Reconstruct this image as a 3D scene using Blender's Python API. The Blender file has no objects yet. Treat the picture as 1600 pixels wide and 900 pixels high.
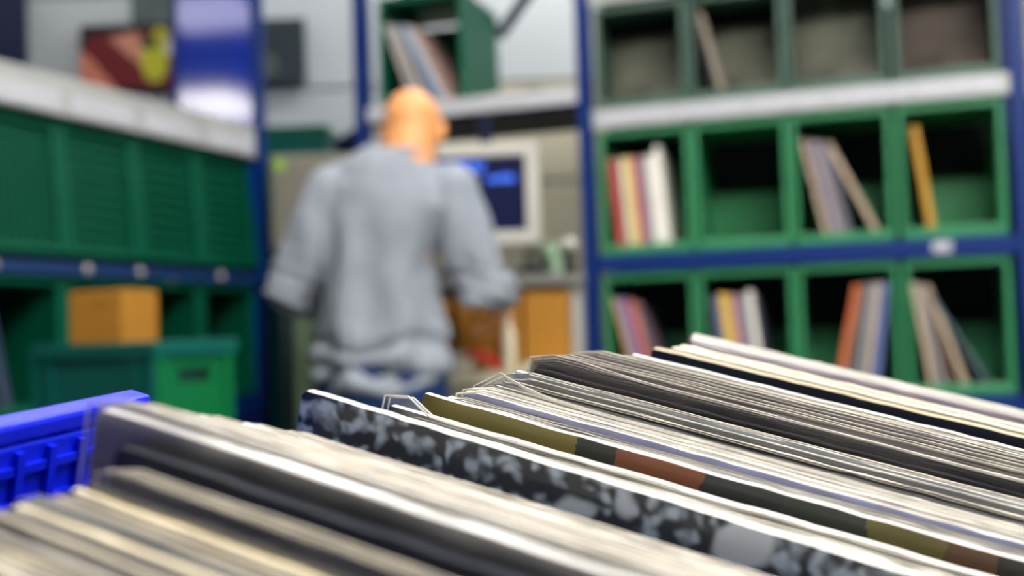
import bpy, bmesh, math, random
from mathutils import Vector, Matrix, noise
import numpy as np
random.seed(7)
SC = bpy.context.scene
COL = SC.collection

# ------------------------------------------------------------------ camera
FPX = 1800.0
PITCH = math.atan(70 / 1800); ROLL = 0.034; EYE = 1.06
fwd = Vector((0, math.cos(PITCH), math.sin(PITCH)))
r0 = Vector((1, 0, 0)); u0 = r0.cross(fwd)
rt = r0 * math.cos(ROLL) - u0 * math.sin(ROLL)
up = u0 * math.cos(ROLL) + r0 * math.sin(ROLL)
CAMP = Vector((0, 0, EYE))
cd = bpy.data.cameras.new('camera'); cam = bpy.data.objects.new('camera', cd); COL.objects.link(cam)
cam.matrix_world = Matrix(((rt.x, up.x, -fwd.x, CAMP.x), (rt.y, up.y, -fwd.y, CAMP.y), (rt.z, up.z, -fwd.z, CAMP.z), (0, 0, 0, 1)))
cd.sensor_width = 36; cd.lens = 36 * FPX / 1600
cd.clip_start = 0.02; cd.clip_end = 60
cd.dof.use_dof = True; cd.dof.focus_distance = 0.478; cd.dof.aperture_fstop = 5.3; cd.dof.aperture_blades = 0
SC.camera = cam

# ------------------------------------------------------------------ world + exposure
w = bpy.data.worlds.new('world'); SC.world = w; w.use_nodes = True
w.node_tree.nodes['Background'].inputs[0].default_value = (0.55, 0.68, 0.9, 1)
w.node_tree.nodes['Background'].inputs[1].default_value = 0.05
SC.view_settings.view_transform = 'Standard'; SC.view_settings.look = 'None'
SC.view_settings.gamma = 1; SC.view_settings.exposure = -0.06
SC.cycles.transparent_max_bounces = 40
LAMP = 28.0        # emission of the fluorescent diffusers

# ------------------------------------------------------------------ helpers
def at(px, py, y):
    d = fwd + rt * ((px - 800) / FPX) + up * ((450 - py) / FPX)
    return CAMP + d * (y / d.y)

def lin(c):
    return tuple((v / 255 / 12.92) if v / 255 <= 0.04045 else ((v / 255 + 0.055) / 1.055) ** 2.4 for v in c)

def mat(name, rgb=(128, 128, 128), rough=0.5, spec=0.5, coat=0.0, metal=0.0, var=0.0, vscale=8.0, bump=0.0, bscale=60.0,
        objcol=False, emit=None, estr=0.0, aniso=None):
    m = bpy.data.materials.new(name); m.use_nodes = True
    nt = m.node_tree; N = nt.nodes; L = nt.links; b = N['Principled BSDF']
    c = lin(rgb)
    b.inputs['Roughness'].default_value = rough; b.inputs['Metallic'].default_value = metal
    b.inputs['Specular IOR Level'].default_value = spec; b.inputs['Coat Weight'].default_value = coat
    b.inputs['Coat Roughness'].default_value = 0.08
    b.inputs['Base Color'].default_value = (*c, 1)
    tc = N.new('ShaderNodeTexCoord')
    src = None
    if objcol:
        oi = N.new('ShaderNodeObjectInfo'); src = oi.outputs['Color']
    if var > 0:
        nz = N.new('ShaderNodeTexNoise'); nz.inputs['Scale'].default_value = vscale; nz.inputs['Detail'].default_value = 5
        mp = N.new('ShaderNodeMapping'); mp.inputs['Scale'].default_value = aniso or (1, 1, 1)
        L.new(tc.outputs['Object'], mp.inputs['Vector']); L.new(mp.outputs[0], nz.inputs['Vector'])
        mr = N.new('ShaderNodeMapRange'); mr.inputs[1].default_value = 0.3; mr.inputs[2].default_value = 0.7
        mr.inputs[3].default_value = 1 - var; mr.inputs[4].default_value = 1 + var
        L.new(nz.outputs['Fac'], mr.inputs[0])
        mx = N.new('ShaderNodeVectorMath'); mx.operation = 'SCALE'
        if src: L.new(src, mx.inputs[0])
        else: mx.inputs[0].default_value = c
        L.new(mr.outputs[0], mx.inputs['Scale']); src = mx.outputs[0]
    if src: L.new(src, b.inputs['Base Color'])
    if bump > 0:
        nb = N.new('ShaderNodeTexNoise'); nb.inputs['Scale'].default_value = bscale; nb.inputs['Detail'].default_value = 4
        L.new(tc.outputs['Object'], nb.inputs['Vector'])
        bp = N.new('ShaderNodeBump'); bp.inputs['Strength'].default_value = bump; bp.inputs['Distance'].default_value = 0.01
        L.new(nb.outputs['Fac'], bp.inputs['Height']); L.new(bp.outputs[0], b.inputs['Normal'])
    if emit:
        b.inputs['Emission Color'].default_value = (*lin(emit), 1); b.inputs['Emission Strength'].default_value = estr
    return m

def film(name, tint=(0.93, 0.95, 0.97), fac=0.16, rough=0.14, body=(200, 200, 195)):
    m = bpy.data.materials.new(name); m.use_nodes = True
    nt = m.node_tree; N = nt.nodes; L = nt.links
    out = N['Material Output']; pb = N['Principled BSDF']
    pb.inputs['Base Color'].default_value = (*lin(body), 1); pb.inputs['Roughness'].default_value = rough
    pb.inputs['Coat Weight'].default_value = 1.0; pb.inputs['Coat Roughness'].default_value = 0.06
    tr = N.new('ShaderNodeBsdfTransparent'); tr.inputs[0].default_value = (*tint, 1)
    tc = N.new('ShaderNodeTexCoord'); mp = N.new('ShaderNodeMapping'); mp.inputs['Scale'].default_value = (18, 60, 60)
    nz = N.new('ShaderNodeTexNoise'); nz.inputs['Scale'].default_value = 1.0; nz.inputs['Detail'].default_value = 6
    L.new(tc.outputs['Object'], mp.inputs[0]); L.new(mp.outputs[0], nz.inputs['Vector'])
    fr = N.new('ShaderNodeFresnel'); fr.inputs[0].default_value = 1.4
    mr = N.new('ShaderNodeMapRange'); mr.inputs[1].default_value = 0.42; mr.inputs[2].default_value = 0.68
    mr.inputs[3].default_value = fac * 0.4; mr.inputs[4].default_value = fac * 2.2
    L.new(nz.outputs['Fac'], mr.inputs[0])
    ad = N.new('ShaderNodeMath'); ad.operation = 'ADD'; ad.use_clamp = True
    L.new(mr.outputs[0], ad.inputs[0]); L.new(fr.outputs[0], ad.inputs[1])
    bp = N.new('ShaderNodeBump'); bp.inputs['Strength'].default_value = 0.5; bp.inputs['Distance'].default_value = 0.002
    L.new(nz.outputs['Fac'], bp.inputs['Height']); L.new(bp.outputs[0], pb.inputs['Normal'])
    mx = N.new('ShaderNodeMixShader'); L.new(ad.outputs[0], mx.inputs[0]); L.new(tr.outputs[0], mx.inputs[1]); L.new(pb.outputs[0], mx.inputs[2])
    L.new(mx.outputs[0], out.inputs[0])
    return m

class MB:
    def __init__(s): s.v = []; s.f = []; s.m = []
    def add(s, vs, fs, mi=0):
        o = len(s.v); s.v += [tuple(p) for p in vs]; s.f += [tuple(i + o for i in f) for f in fs]; s.m += [mi] * len(fs); return s
    def box(s, x0, x1, y0, y1, z0, z1, mi=0, xf=None):
        vs = [Vector(p) for p in ((x0,y0,z0),(x1,y0,z0),(x1,y1,z0),(x0,y1,z0),(x0,y0,z1),(x1,y0,z1),(x1,y1,z1),(x0,y1,z1))]
        if xf: vs = [xf @ p for p in vs]
        return s.add(vs, [(0,3,2,1),(4,5,6,7),(0,1,5,4),(1,2,6,5),(2,3,7,6),(3,0,4,7)], mi)
    def tube(s, pts, rads, n=16, mi=0, caps=True, flat=None):
        # pts: list of Vectors, rads: list of (ra, rb) or float
        P = [Vector(p) for p in pts]; rings = []
        for i, p in enumerate(P):
            t = (P[min(i+1, len(P)-1)] - P[max(i-1, 0)]).normalized()
            ref = Vector(flat) if flat else (Vector((1,0,0)) if abs(t.x) < 0.8 else Vector((0,1,0)))
            a = (ref - t * ref.dot(t)).normalized(); b = t.cross(a)
            r = rads[i]; ra, rb = (r, r) if not isinstance(r, (tuple, list)) else r
            rings.append([p + a * (ra * math.cos(2*math.pi*k/n)) + b * (rb * math.sin(2*math.pi*k/n)) for k in range(n)])
        vs = [q for R_ in rings for q in R_]; fs = []
        for i in range(len(P)-1):
            for k in range(n):
                fs.append((i*n+k, i*n+(k+1)%n, (i+1)*n+(k+1)%n, (i+1)*n+k))
        if caps: fs.append(tuple(reversed(range(n)))); fs.append(tuple(range((len(P)-1)*n, len(P)*n)))
        return s.add(vs, fs, mi)
    def ball(s, c, r, n=14, mi=0, rot=None):
        c = Vector(c); r = Vector(r) if isinstance(r, (tuple, list)) else Vector((r, r, r))
        vs = []; fs = []; h = n // 2
        for i in range(1, h):
            th = math.pi * i / h
            for k in range(n):
                ph = 2*math.pi*k/n
                q = Vector((r.x*math.sin(th)*math.cos(ph), r.y*math.sin(th)*math.sin(ph), r.z*math.cos(th)))
                if rot: q = rot @ q
                vs.append(c + q)
        t = Vector((0,0,r.z)); 
        if rot: t = rot @ t
        vs.append(c + t); vs.append(c - t); T = len(vs) - 2; B = T + 1
        for k in range(n):
            fs.append((T, k, (k+1)%n)); fs.append((B, (h-2)*n+(k+1)%n, (h-2)*n+k))
            for i in range(h-2): fs.append((i*n+k, (i+1)*n+k, (i+1)*n+(k+1)%n, i*n+(k+1)%n))
        return s.add(vs, fs, mi)
    def prism(s, poly, y0, y1, mi=0):      # poly in x,z
        n = len(poly); vs = [(p[0], y0, p[1]) for p in poly] + [(p[0], y1, p[1]) for p in poly]
        fs = [tuple(range(n)), tuple(reversed(range(n, 2*n)))] + [((i+1)%n, i, n+i, n+(i+1)%n) for i in range(n)]
        return s.add(vs, fs, mi)
    def build(s, name, ms, parent=None, smooth=False, bevel=0.0, color=None):
        me = bpy.data.meshes.new(name); me.from_pydata(s.v, [], s.f)
        ms = ms if isinstance(ms, (list, tuple)) else [ms]
        for m in ms: me.materials.append(m)
        for p, i in zip(me.polygons, s.m): p.material_index = i
        if smooth:
            for p in me.polygons: p.use_smooth = True
        me.update()
        return link(name, me, parent, bevel, color)

def link(name, me, parent=None, bevel=0.0, color=None):
    o = bpy.data.objects.new(name, me); COL.objects.link(o)
    if parent is not None: o.parent = parent
    if color: o.color = (*lin(color), 1)
    if bevel:
        md = o.modifiers.new('bevel', 'BEVEL'); md.width = bevel; md.segments = 2; md.limit_method = 'ANGLE'
    return o

def tag(o, label, cat, group=None, kind=None):
    o['label'] = label; o['category'] = cat
    if group: o['group'] = group
    if kind: o['kind'] = kind
    return o
def empty(name, loc=(0,0,0), rz=0.0, mw=None):
    o = bpy.data.objects.new(name, None); COL.objects.link(o); o.empty_display_size = 0.05
    if mw is not None: o.matrix_world = mw
    else: o.location = loc; o.rotation_euler = (0, 0, rz)
    return o
def thing(name, label, cat, loc=(0,0,0), rz=0.0, group=None, mw=None):
    return tag(empty(name, loc, rz, mw), label, cat, group)
def struct(o): o['kind'] = 'structure'; return o

# ------------------------------------------------------------------ materials
M = {}
M['wall'] = mat('painted_panel', (172, 180, 186), 0.55, var=0.04, vscale=2)
M['wall_beige'] = mat('beige_panel', (172, 168, 148), 0.55, var=0.05, vscale=2)
M['wall_joint'] = mat('panel_joint', (120, 125, 125), 0.7)
M['concrete'] = mat('concrete', (104, 104, 102), 0.6, var=0.15, vscale=3, bump=0.1)
M['ceil'] = mat('ceiling_paint', (150, 152, 155), 0.8)
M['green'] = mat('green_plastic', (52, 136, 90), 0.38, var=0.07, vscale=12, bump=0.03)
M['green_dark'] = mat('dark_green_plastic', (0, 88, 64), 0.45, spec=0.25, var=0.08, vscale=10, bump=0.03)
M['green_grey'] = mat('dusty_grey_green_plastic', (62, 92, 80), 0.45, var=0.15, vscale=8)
M['teal'] = mat('teal_plastic', (0, 88, 80), 0.45, spec=0.25, var=0.06)
M['green_end'] = mat('mid_green_plastic', (0, 104, 56), 0.45, spec=0.25)
M['blue'] = mat('blue_enamel', (2, 42, 112), 0.45, spec=0.3, coat=0.0, var=0.05)
M['blue_gloss'] = mat('glossy_blue_enamel', (0, 46, 165), 0.7, spec=0.0, coat=1.0, var=0.03)
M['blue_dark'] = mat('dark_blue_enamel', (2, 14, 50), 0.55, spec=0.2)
M['blue_plastic'] = mat('bright_blue_plastic', (0, 26, 205), 0.35, bump=0.03)
M['grey_metal'] = mat('grey_metal', (176, 180, 178), 0.4, metal=0.2, var=0.06)
M['label'] = mat('label_paper', (190, 193, 200), 0.35, var=0.05, vscale=25)
M['dark'] = mat('shade_backing', (12, 20, 26), 0.7)  # stands in for the shade inside the left rack's open bins
M['darkteal'] = mat('dark_teal_matt', (8, 34, 40), 0.7)  # shade tone behind the right rack's bins; also the cabinet plinth
M['black'] = mat('black_plastic', (18, 20, 24), 0.4)
M['screw'] = mat('zinc_screw', (205, 200, 195), 0.3, metal=0.6)
M['card'] = mat('ochre_cardboard', (168, 114, 24), 0.75, var=0.1, vscale=6, bump=0.05)
M['white'] = mat('white_plastic', (196, 196, 188), 0.4)
M['screen'] = mat('screen_glass', (4, 10, 40), 0.25, emit=(6, 22, 92), estr=0.25)
M['text'] = mat('screen_text', (60, 110, 240), 0.5, emit=(50, 110, 255), estr=0.75)
M['desk'] = mat('worktop_laminate', (196, 190, 165), 0.5, var=0.05)
M['shelf'] = mat('grey_shelf_board', (118, 120, 114), 0.5, var=0.08)
M['cream'] = mat('cream_paper', (228, 222, 196), 0.6)
M['red'] = mat('red_plastic', (226, 42, 34), 0.4)
M['lime'] = mat('lime_sticker', (140, 190, 10), 0.5)
M['palegreen'] = mat('pale_green_metal', (120, 145, 112), 0.5)
M['cabinet'] = mat('grey_cabinet_paint', (118, 116, 104), 0.5, var=0.1, vscale=5)
M['lamp'] = mat('lamp_diffuser', (255, 255, 255), 0.6, emit=(255, 250, 243), estr=LAMP)
M['lamp_dim'] = mat('dim_lamp_diffuser', (255, 255, 255), 0.6, emit=(240, 236, 255), estr=LAMP*0.35)
M['skin'] = mat('skin', (234, 162, 100), 0.45, var=0.06, vscale=14, bump=0.03, bscale=200)
M['knit'] = mat('grey_blue_knit', (150, 157, 168), 0.9, spec=0.2, var=0.06, vscale=18, bump=0.25, bscale=500)
M['denim'] = mat('dark_denim', (24, 52, 96), 0.85, spec=0.2, var=0.15, vscale=25, bump=0.1, bscale=300)
M['shoe'] = mat('dark_leather', (34, 28, 26), 0.5)
M['eye'] = mat('eye_white', (230, 228, 222), 0.2)
M['lip'] = mat('lip', (176, 92, 78), 0.5)
M['sleeve'] = mat('printed_sleeve', rough=0.32, coat=0.35, objcol=True, var=0.1, vscale=40)
M['spine'] = mat('sleeve_spine', rough=0.5, objcol=True, var=0.10, vscale=30, aniso=(1, 1, 0.35))
M['paper_edge'] = mat('worn_paper_edge', (238, 236, 230), 0.3, spec=0.7, coat=0.7, var=0.22, vscale=45, bump=0.15, bscale=300)
M['colored_edge'] = mat('coloured_edge', rough=0.4, coat=0.3, objcol=True, var=0.12, vscale=60)
M['dulled_edge'] = mat('dulled_paper_edge', (140, 132, 116), 0.35, coat=0.5, var=0.25, vscale=50)  # duller tone; also carries the dim light on the nearest pack
M['tan_edge'] = mat('tan_paper_edge', (190, 178, 150), 0.35, coat=0.5, var=0.25, vscale=50)
M['dark_edge'] = mat('dark_paper_edge', (34, 38, 46), 0.3, coat=0.35, var=0.3, vscale=60)
M['film'] = film('clear_film', fac=0.11, rough=0.1)
M['film_dusty'] = film('dusty_film', (0.88, 0.89, 0.9), 0.18, 0.16, (176, 168, 174))
M['film_smoke'] = film('smoky_film', (0.62, 0.62, 0.64), 0.12, 0.16, (120, 115, 115))
M['film_edge_glint'] = mat('film_edge_glint', (214, 208, 196), 0.16, spec=0.8, coat=1.0, var=0.25, vscale=80)  # opaque pale strip, highlight on the plastic edge put into its colour

# ------------------------------------------------------------------ setting
WY = 4.75                                    # back wall
XL, XR, YB, ZC = -8.0, 4.2, -6.0, 3.5
struct(MB().box(XL, XR, YB, WY+0.1, -0.1, 0).build('floor', M['concrete']))
struct(MB().box(XL, XR, YB, WY+0.1, ZC, ZC+0.1).build('ceiling', M['ceil']))
wb = struct(MB().box(XL, XR, WY+0.03, WY+0.13, 0, ZC).build('wall_back', M['wall_joint']))
hs = [0, 0.42, 0.84, 1.26, 1.68, 2.10, 2.52, 2.94, 3.36, ZC]
for i in range(len(hs)-1):
    MB().box(XL, -0.35, WY, WY+0.03, hs[i]+0.006, hs[i+1]-0.006).build('panel', M['wall'], wb, bevel=0.004)
    MB().box(-0.34, XR, WY, WY+0.03, hs[i]+0.006, hs[i+1]-0.006).build('panel', M['wall_beige'] if hs[i] < 2 else M['wall'], wb, bevel=0.004)
struct(MB().box(XL-0.1, XL, YB, WY+0.1, 0, ZC).build('wall_left', mat('dimmed_wall_grey', (84, 90, 98), 0.7)))  # wall colour darkened to stand in for a dim room in reflections
struct(MB().box(XR, XR+0.1, YB, WY+0.1, 0, ZC).build('wall_right', M['wall']))
struct(MB().box(XL-0.1, XR+0.1, YB-0.1, YB, 0, ZC).build('wall_front', M['wall']))

def ceiling_light(x, y, rz=0.0, length=1.5, width=0.32, where=''):
    t = thing('ceiling_light', 'white fluorescent ceiling fitting ' + where, 'light', (x, y, ZC-0.16), rz, 'fluorescent fittings on the ceiling')
    MB().box(-length/2, length/2, -width/2, width/2, 0.02, 0.08).build('housing', M['white'], t, bevel=0.006)
    MB().box(-length/2+0.02, length/2-0.02, -width/2+0.02, width/2-0.02, 0.0, 0.0195).build('diffuser', M['lamp_dim'] if where.startswith('far left') else M['lamp'], t)
    for s in (-1, 1): MB().tube([(s*length*0.35, 0, 0.078), (s*length*0.35, 0, 0.16)], [0.006]*2, 8).build('hanger', M['grey_metal'], t)
for x, y, rz, ln, wd, wh in ((-0.45, 2.15, 0, 1.3, .3, 'directly over the bald man'), (1.4, 0.15, 0, 2.6, 1.25, 'in front of the right rack'), (-1.9, 0.9, 1.57, 1.5, .15, 'beside the left rack'),
                 (0.6, -2.0, 0, 1.2, .2, 'behind the viewpoint, above the foreground crates'), (-4.55, 1.75, 1.0, 0.8, .75, 'far left above the next aisle'), (-7.25, -0.02, 0.97, 1.3, .75, 'by the left wall'),
                 (0.9, 2.7, 0, 1.4, .15, 'nearest the middle and right racks'), (0.55, 4.3, 0, 2.4, .3, 'at the back wall above the right rack'), (-1.9, 4.3, 0, 1.6, .12, 'at the back wall above the poster')):
    ceiling_light(x, y, rz, ln, wd, wh)

# ------------------------------------------------------------------ open bins and their racks
def bin_open(t_name, label, loc, rz, W=0.283, H=0.365, D=0.38, m=None, group=None, back=0.5, rim=0.018, lip=0.030):
    m = m or M['green']
    t = thing(t_name, label, 'bin', loc, rz, group)
    b = MB()
    b.box(0.002, 0.012, 0.012, D, 0.002, H); b.box(W-0.012, W-0.002, 0.012, D, 0.002, H)
    b.box(0.002, W-0.002, 0.012, D, 0.0, 0.012); b.box(0.002, W-0.002, 0.012, D, H-0.01, H)
    b.box(0.012, W-0.012, D-0.06, D-0.05, 0.012, H*back)
    b.build('body', m, t)
    r = MB()
    r.box(0.001, rim, 0, 0.014, 0, H); r.box(W-rim, W-0.001, 0, 0.014, 0, H)
    r.box(rim, W-rim, 0, 0.014, 0, lip); r.box(rim, W-rim, 0, 0.014, H-0.022, H)
    r.build('front_rim', m, t, bevel=0.004)
    return t

def rack_record(name, label, R, s, zf, lean, t, color, h=0.31, d0=0.03, group=None, edge=None, dep=0.29):
    # R: rack matrix; stands at s along the rack on zf; lean>0 tips its top to the left
    mw = R @ Matrix.Translation((s, d0, zf + 0.0005)) @ Matrix.Rotation(-lean, 4, 'Y')
    b = MB()
    if lean >= 0: b.box(0, t, 0, dep, 0, h)
    else: b.box(-t, 0, 0, dep, 0, h)
    o = b.build(name, M['spine'], None, bevel=0.0012, color=color)
    o.matrix_world = mw
    tag(o, label, 'record', group)
    return o

P1 = Vector((0.272, 3.5)); P2 = Vector((1.374, 3.15))
ang = math.atan2(P2.y-P1.y, P2.x-P1.x); RW = (P2-P1).length
RR = Matrix.Translation((P1.x, P1.y, 0)) @ Matrix.Rotation(ang, 4, 'Z')
def rl(x, y, z): return RR @ Vector((x, y, z))
zr = lambda py: at(935, py, 3.5).z
z1_top, z1_bot = zr(173), zr(203)         # white label beam
z2_bot = zr(400); zb_bot = zr(427)        # bins row 2, blue beam under them
H2 = z1_bot - z2_bot - 0.004
z3_top = zb_bot - 0.004; z3_bot = z3_top - H2
z0_bot = zr(8); H1 = z0_bot - z1_top - 0.006
rack = thing('storage_rack', 'blue steel rack on the right holding three rows of open green bins', 'rack', (P1.x, P1.y, 0), ang)
for sx in (-0.052, RW+0.012):
    for dy in (-0.012, 0.40):
        p = MB(); p.box(sx, sx+0.045, dy, dy+0.006, 0, 2.7); p.box(sx, sx+0.005, dy, dy+0.045, 0, 2.7); p.box(sx+0.04, sx+0.045, dy, dy+0.045, 0, 2.7)
        p.build('upright', M['blue'], rack, bevel=0.001)
for z0, z1, m in ((z1_bot, z1_top, 'grey_metal'), (zb_bot, z2_bot-0.002, 'blue'), (z3_bot-0.055, z3_bot-0.002, 'blue'), (z0_bot, z0_bot+0.055, 'grey_metal')):
    MB().box(-0.007, RW+0.012, -0.010, 0.0, z0, z1).build('beam', M[m], rack, bevel=0.002)
    MB().box(-0.007, RW+0.012, 0.0, 0.40, z1-0.012, z1-0.001).build('shelf_panel', M['blue_dark'], rack)
nl = 5
for i in range(nl):
    a = 0.01 + i*(RW-0.02)/nl
    MB().box(a+0.004, a+(RW-0.02)/nl-0.004, -0.012, -0.0102, z1_bot+0.008, z1_top-0.006).build('label_card', M['label'], rack)
MB().box(0.95, 1.0, -0.0115, -0.0102, zb_bot+0.012, z2_bot-0.012).build('price_tag', M['label'], rack)
MB().box(-0.007, RW+0.012, 0.41, 0.415, z3_bot, z0_bot).build('shade_sheet', M['darkteal'], rack)  # added dark sheet, makes the open bins look shaded inside
NB = 4; pitch = (RW - 0.012)/NB
ordn = ['leftmost', 'second', 'third', 'rightmost']
rowname = {1: 'upper row above the white label beam', 2: 'middle row under the white label beam', 3: 'bottom row under the blue beam'}
def bx(i): return i*pitch + (0.008 if i == 3 else 0.0)
for i in range(NB):
    for row, z0, HH in ((1, z1_top+0.0, H1), (2, z2_bot, H2), (3, z3_bot, H2)):
        g = rl(bx(i)+0.003, 0.003, z0)
        look = {1: 'dusty grey-green open bin', 2: 'green open-front bin', 3: 'green open-front bin'}[row]
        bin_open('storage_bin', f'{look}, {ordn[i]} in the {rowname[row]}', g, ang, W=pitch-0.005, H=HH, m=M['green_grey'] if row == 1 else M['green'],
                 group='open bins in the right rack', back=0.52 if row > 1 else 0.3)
# bin beyond the right upright, in the next rack bay
g = rl(RW+0.075, -0.02, z2_bot+0.012)
bin_open('storage_bin', 'green bin cut by the right edge of the photo, beyond the blue upright', g, ang, W=0.28, H=H2, m=M['green'])
side = thing('storage_rack', 'neighbouring blue rack bay at the far right edge', 'rack', (g.x, g.y, 0), ang)
for sx in (0.0, 0.5):
    MB().box(sx+0.0, sx+0.04, 0.02, 0.36, 0, z2_bot).build('upright', M['blue_dark'], side, bevel=0.002)
MB().box(-0.0, 0.54, 0.0, 0.40, z2_bot-0.03, z2_bot+0.011).build('shelf_panel', M['blue_dark'], side)

# records in the right rack
CR = {'red': (196, 84, 72), 'cream': (238, 230, 196), 'yellow': (226, 196, 84), 'pink': (206, 120, 128), 'magenta': (170, 86, 130), 'white': (240, 236, 228),
      'grey': (150, 152, 158), 'dark': (66, 68, 84), 'lilac': (150, 120, 176), 'purple': (128, 84, 150), 'orange': (206, 110, 66), 'brown': (128, 100, 84),
      'tan': (190, 170, 146), 'blue': (92, 112, 168), 'ochre': (190, 142, 40), 'mauve': (140, 116, 130), 'gold': (236, 190, 40), 'slate': (86, 104, 116)}
def stack_row(binx, zf, x0, seq, lean, where, group, h=0.31, dlean=0.0):
    x = binx + x0; fl = zf + 0.013
    for k, (c, t, hh) in enumerate(seq):
        th = t; L_ = lean + dlean*k
        rack_record('record_sleeve', where[k] if isinstance(where, list) else f'{c} record spine {where}', RR, x, fl, L_, th, CR[c], hh, group=group)
        x += th/math.cos(L_) + 0.0008 + max(0.0, 0)
    return x
seq = [('red', .022, .285), ('dark', .006, .28), ('grey', .008, .285), ('cream', .012, .285), ('yellow', .014, .287), ('tan', .006, .285), ('pink', .012, .285), ('magenta', .010, .284),
       ('slate', .008, .284), ('grey', .010, .283), ('white', .013, .287), ('white', .014, .29), ('white', .018, .312)]
lab = ['red record box at the left end of the full middle-row bin', 'dark thin record spine right beside the red box', 'grey record spine between dark spine and cream one in the middle row',
       'cream record spine in the leftmost middle-row bin', 'yellow record spine in the leftmost middle-row bin', 'thin tan spine right of the yellow one in the middle row',
       'pink record spine in the leftmost middle-row bin', 'magenta record spine beside the pink one in the middle row', 'slate blue spine right of the magenta one in the middle row',
       'grey spine left of the white records in the middle row', 'white record spine nearest the grey ones in the middle row', 'white record spine in the middle of the white ones in the middle row',
       'tallest white record at the right end of the full middle-row bin']
stack_row(bx(0), z2_bot, 0.050, seq, math.radians(4.5), lab, 'records in the leftmost middle-row bin')
seq = [('tan', .012, .30), ('dark', .008, .295), ('mauve', .012, .295), ('grey', .014, .297), ('dark', .008, .29), ('mauve', .010, .29), ('slate', .008, .285)]
lab = ['tan spine leaning on the left wall of the third middle-row bin', 'dark thin spine beside the tan one in the third middle-row bin', 'mauve spine left of the grey one in the third middle-row bin',
       'grey thick spine in the middle of the third middle-row bin', 'dark spine right of the grey one in the third middle-row bin', 'mauve spine second from the right of the leaning pack',
       'slate spine at the right of the leaning pack in the third middle-row bin']
stack_row(bx(2), z2_bot, 0.090, seq, math.radians(11.5), lab, 'records in the third middle-row bin')
rack_record('record_sleeve', 'pale tan record leaning steeply by itself in the third middle-row bin', RR, bx(2)+0.232, z2_bot+0.013, math.radians(25), .015, CR['tan'], .305)
rack_record('record_sleeve', 'ochre record standing alone in the rightmost middle-row bin', RR, bx(3)+0.078, z2_bot+0.013, math.radians(7), .021, CR['ochre'], .31)
seq = [('yellow', .008, .30), ('lilac', .014, .30), ('grey', .008, .298), ('purple', .014, .296), ('orange', .016, .292), ('mauve', .010, .285)]
lab = ['yellow spine in the leftmost bottom-row bin', 'lilac spine beside the yellow one in the bottom row', 'thin grey spine in the leftmost bottom-row bin', 'purple spine in the leftmost bottom-row bin',
       'orange spine in the leftmost bottom-row bin', 'mauve spine at the right of the leftmost bottom-row bin']
stack_row(bx(0), z3_bot, 0.092, seq, math.radians(13), lab, 'records in the leftmost bottom-row bin')
seq = [('dark', .010, .29), ('slate', .012, .29), ('blue', .010, .29), ('gold', .018, .295), ('yellow', .010, .295), ('purple', .012, .29), ('pink', .008, .288), ('grey', .014, .29), ('slate', .012, .288),
       ('white', .018, .302), ('dark', .012, .29)]
lab = ['dark spine at the left end of the second bottom-row bin', 'slate spine beside the dark one in the second bottom-row bin', 'blue spine left of the bright yellow one in the bottom row',
       'bright golden yellow record box in the second bottom-row bin', 'pale yellow spine right of the golden box in the bottom row', 'purple spine in the second bottom-row bin', 'thin pink spine in the second bottom-row bin',
       'grey spine in the second bottom-row bin', 'slate spine left of the white one in the second bottom-row bin', 'white tall record in the second bottom-row bin', 'dark spine at the right end of the second bottom-row bin']
stack_row(bx(1), z3_bot, 0.060, seq, math.radians(6), lab, 'records in the second bottom-row bin')
# third bin: lean the other way
x = bx(2) + 0.250
labs = ['blue record leaning right against the wall of the third bottom-row bin', 'pale pinkish record next to the blue one in the third bottom-row bin', 'grey record in the middle of the right-leaning pack',
        'slate thin record in the right-leaning pack', 'brown record beside the orange one in the third bottom-row bin', 'orange record at the left of the right-leaning pack']
x = bx(2) + 0.218
for k, (c, t) in enumerate((('blue', .022), ('tan', .016), ('grey', .014), ('slate', .008), ('brown', .014), ('orange', .018))):
    L_ = math.radians(8+0.9*k)
    rack_record('record_sleeve', labs[k], RR, x, z3_bot+0.013, -L_, t, CR[c], .31, group='records in the third bottom-row bin'); x -= t/math.cos(L_) + 0.0012 + 0.31*(math.sin(math.radians(8+0.9*(k+1)))-math.sin(L_))
labs = ['tan record leaning left against the wall of the rightmost bottom-row bin', 'cream grey record beside the tan one in the rightmost bottom-row bin', 'brown grey record in the left-leaning fan at the right',
        'pale tan record in the left-leaning fan at the right', 'slate green record leaning farthest in the rightmost bottom-row bin']
for k, (c, t, s, L_) in enumerate((('tan', .016, .064, 8), ('grey', .012, .092, 10.5), ('brown', .010, .115, 13), ('tan', .015, .152, 18), ('slate', .010, .216, 29))):
    rack_record('record_sleeve', labs[k], RR, bx(3)+s, z3_bot+0.013, math.radians(L_), t, CR[c], .305, group='records in the rightmost bottom-row bin')
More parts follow.
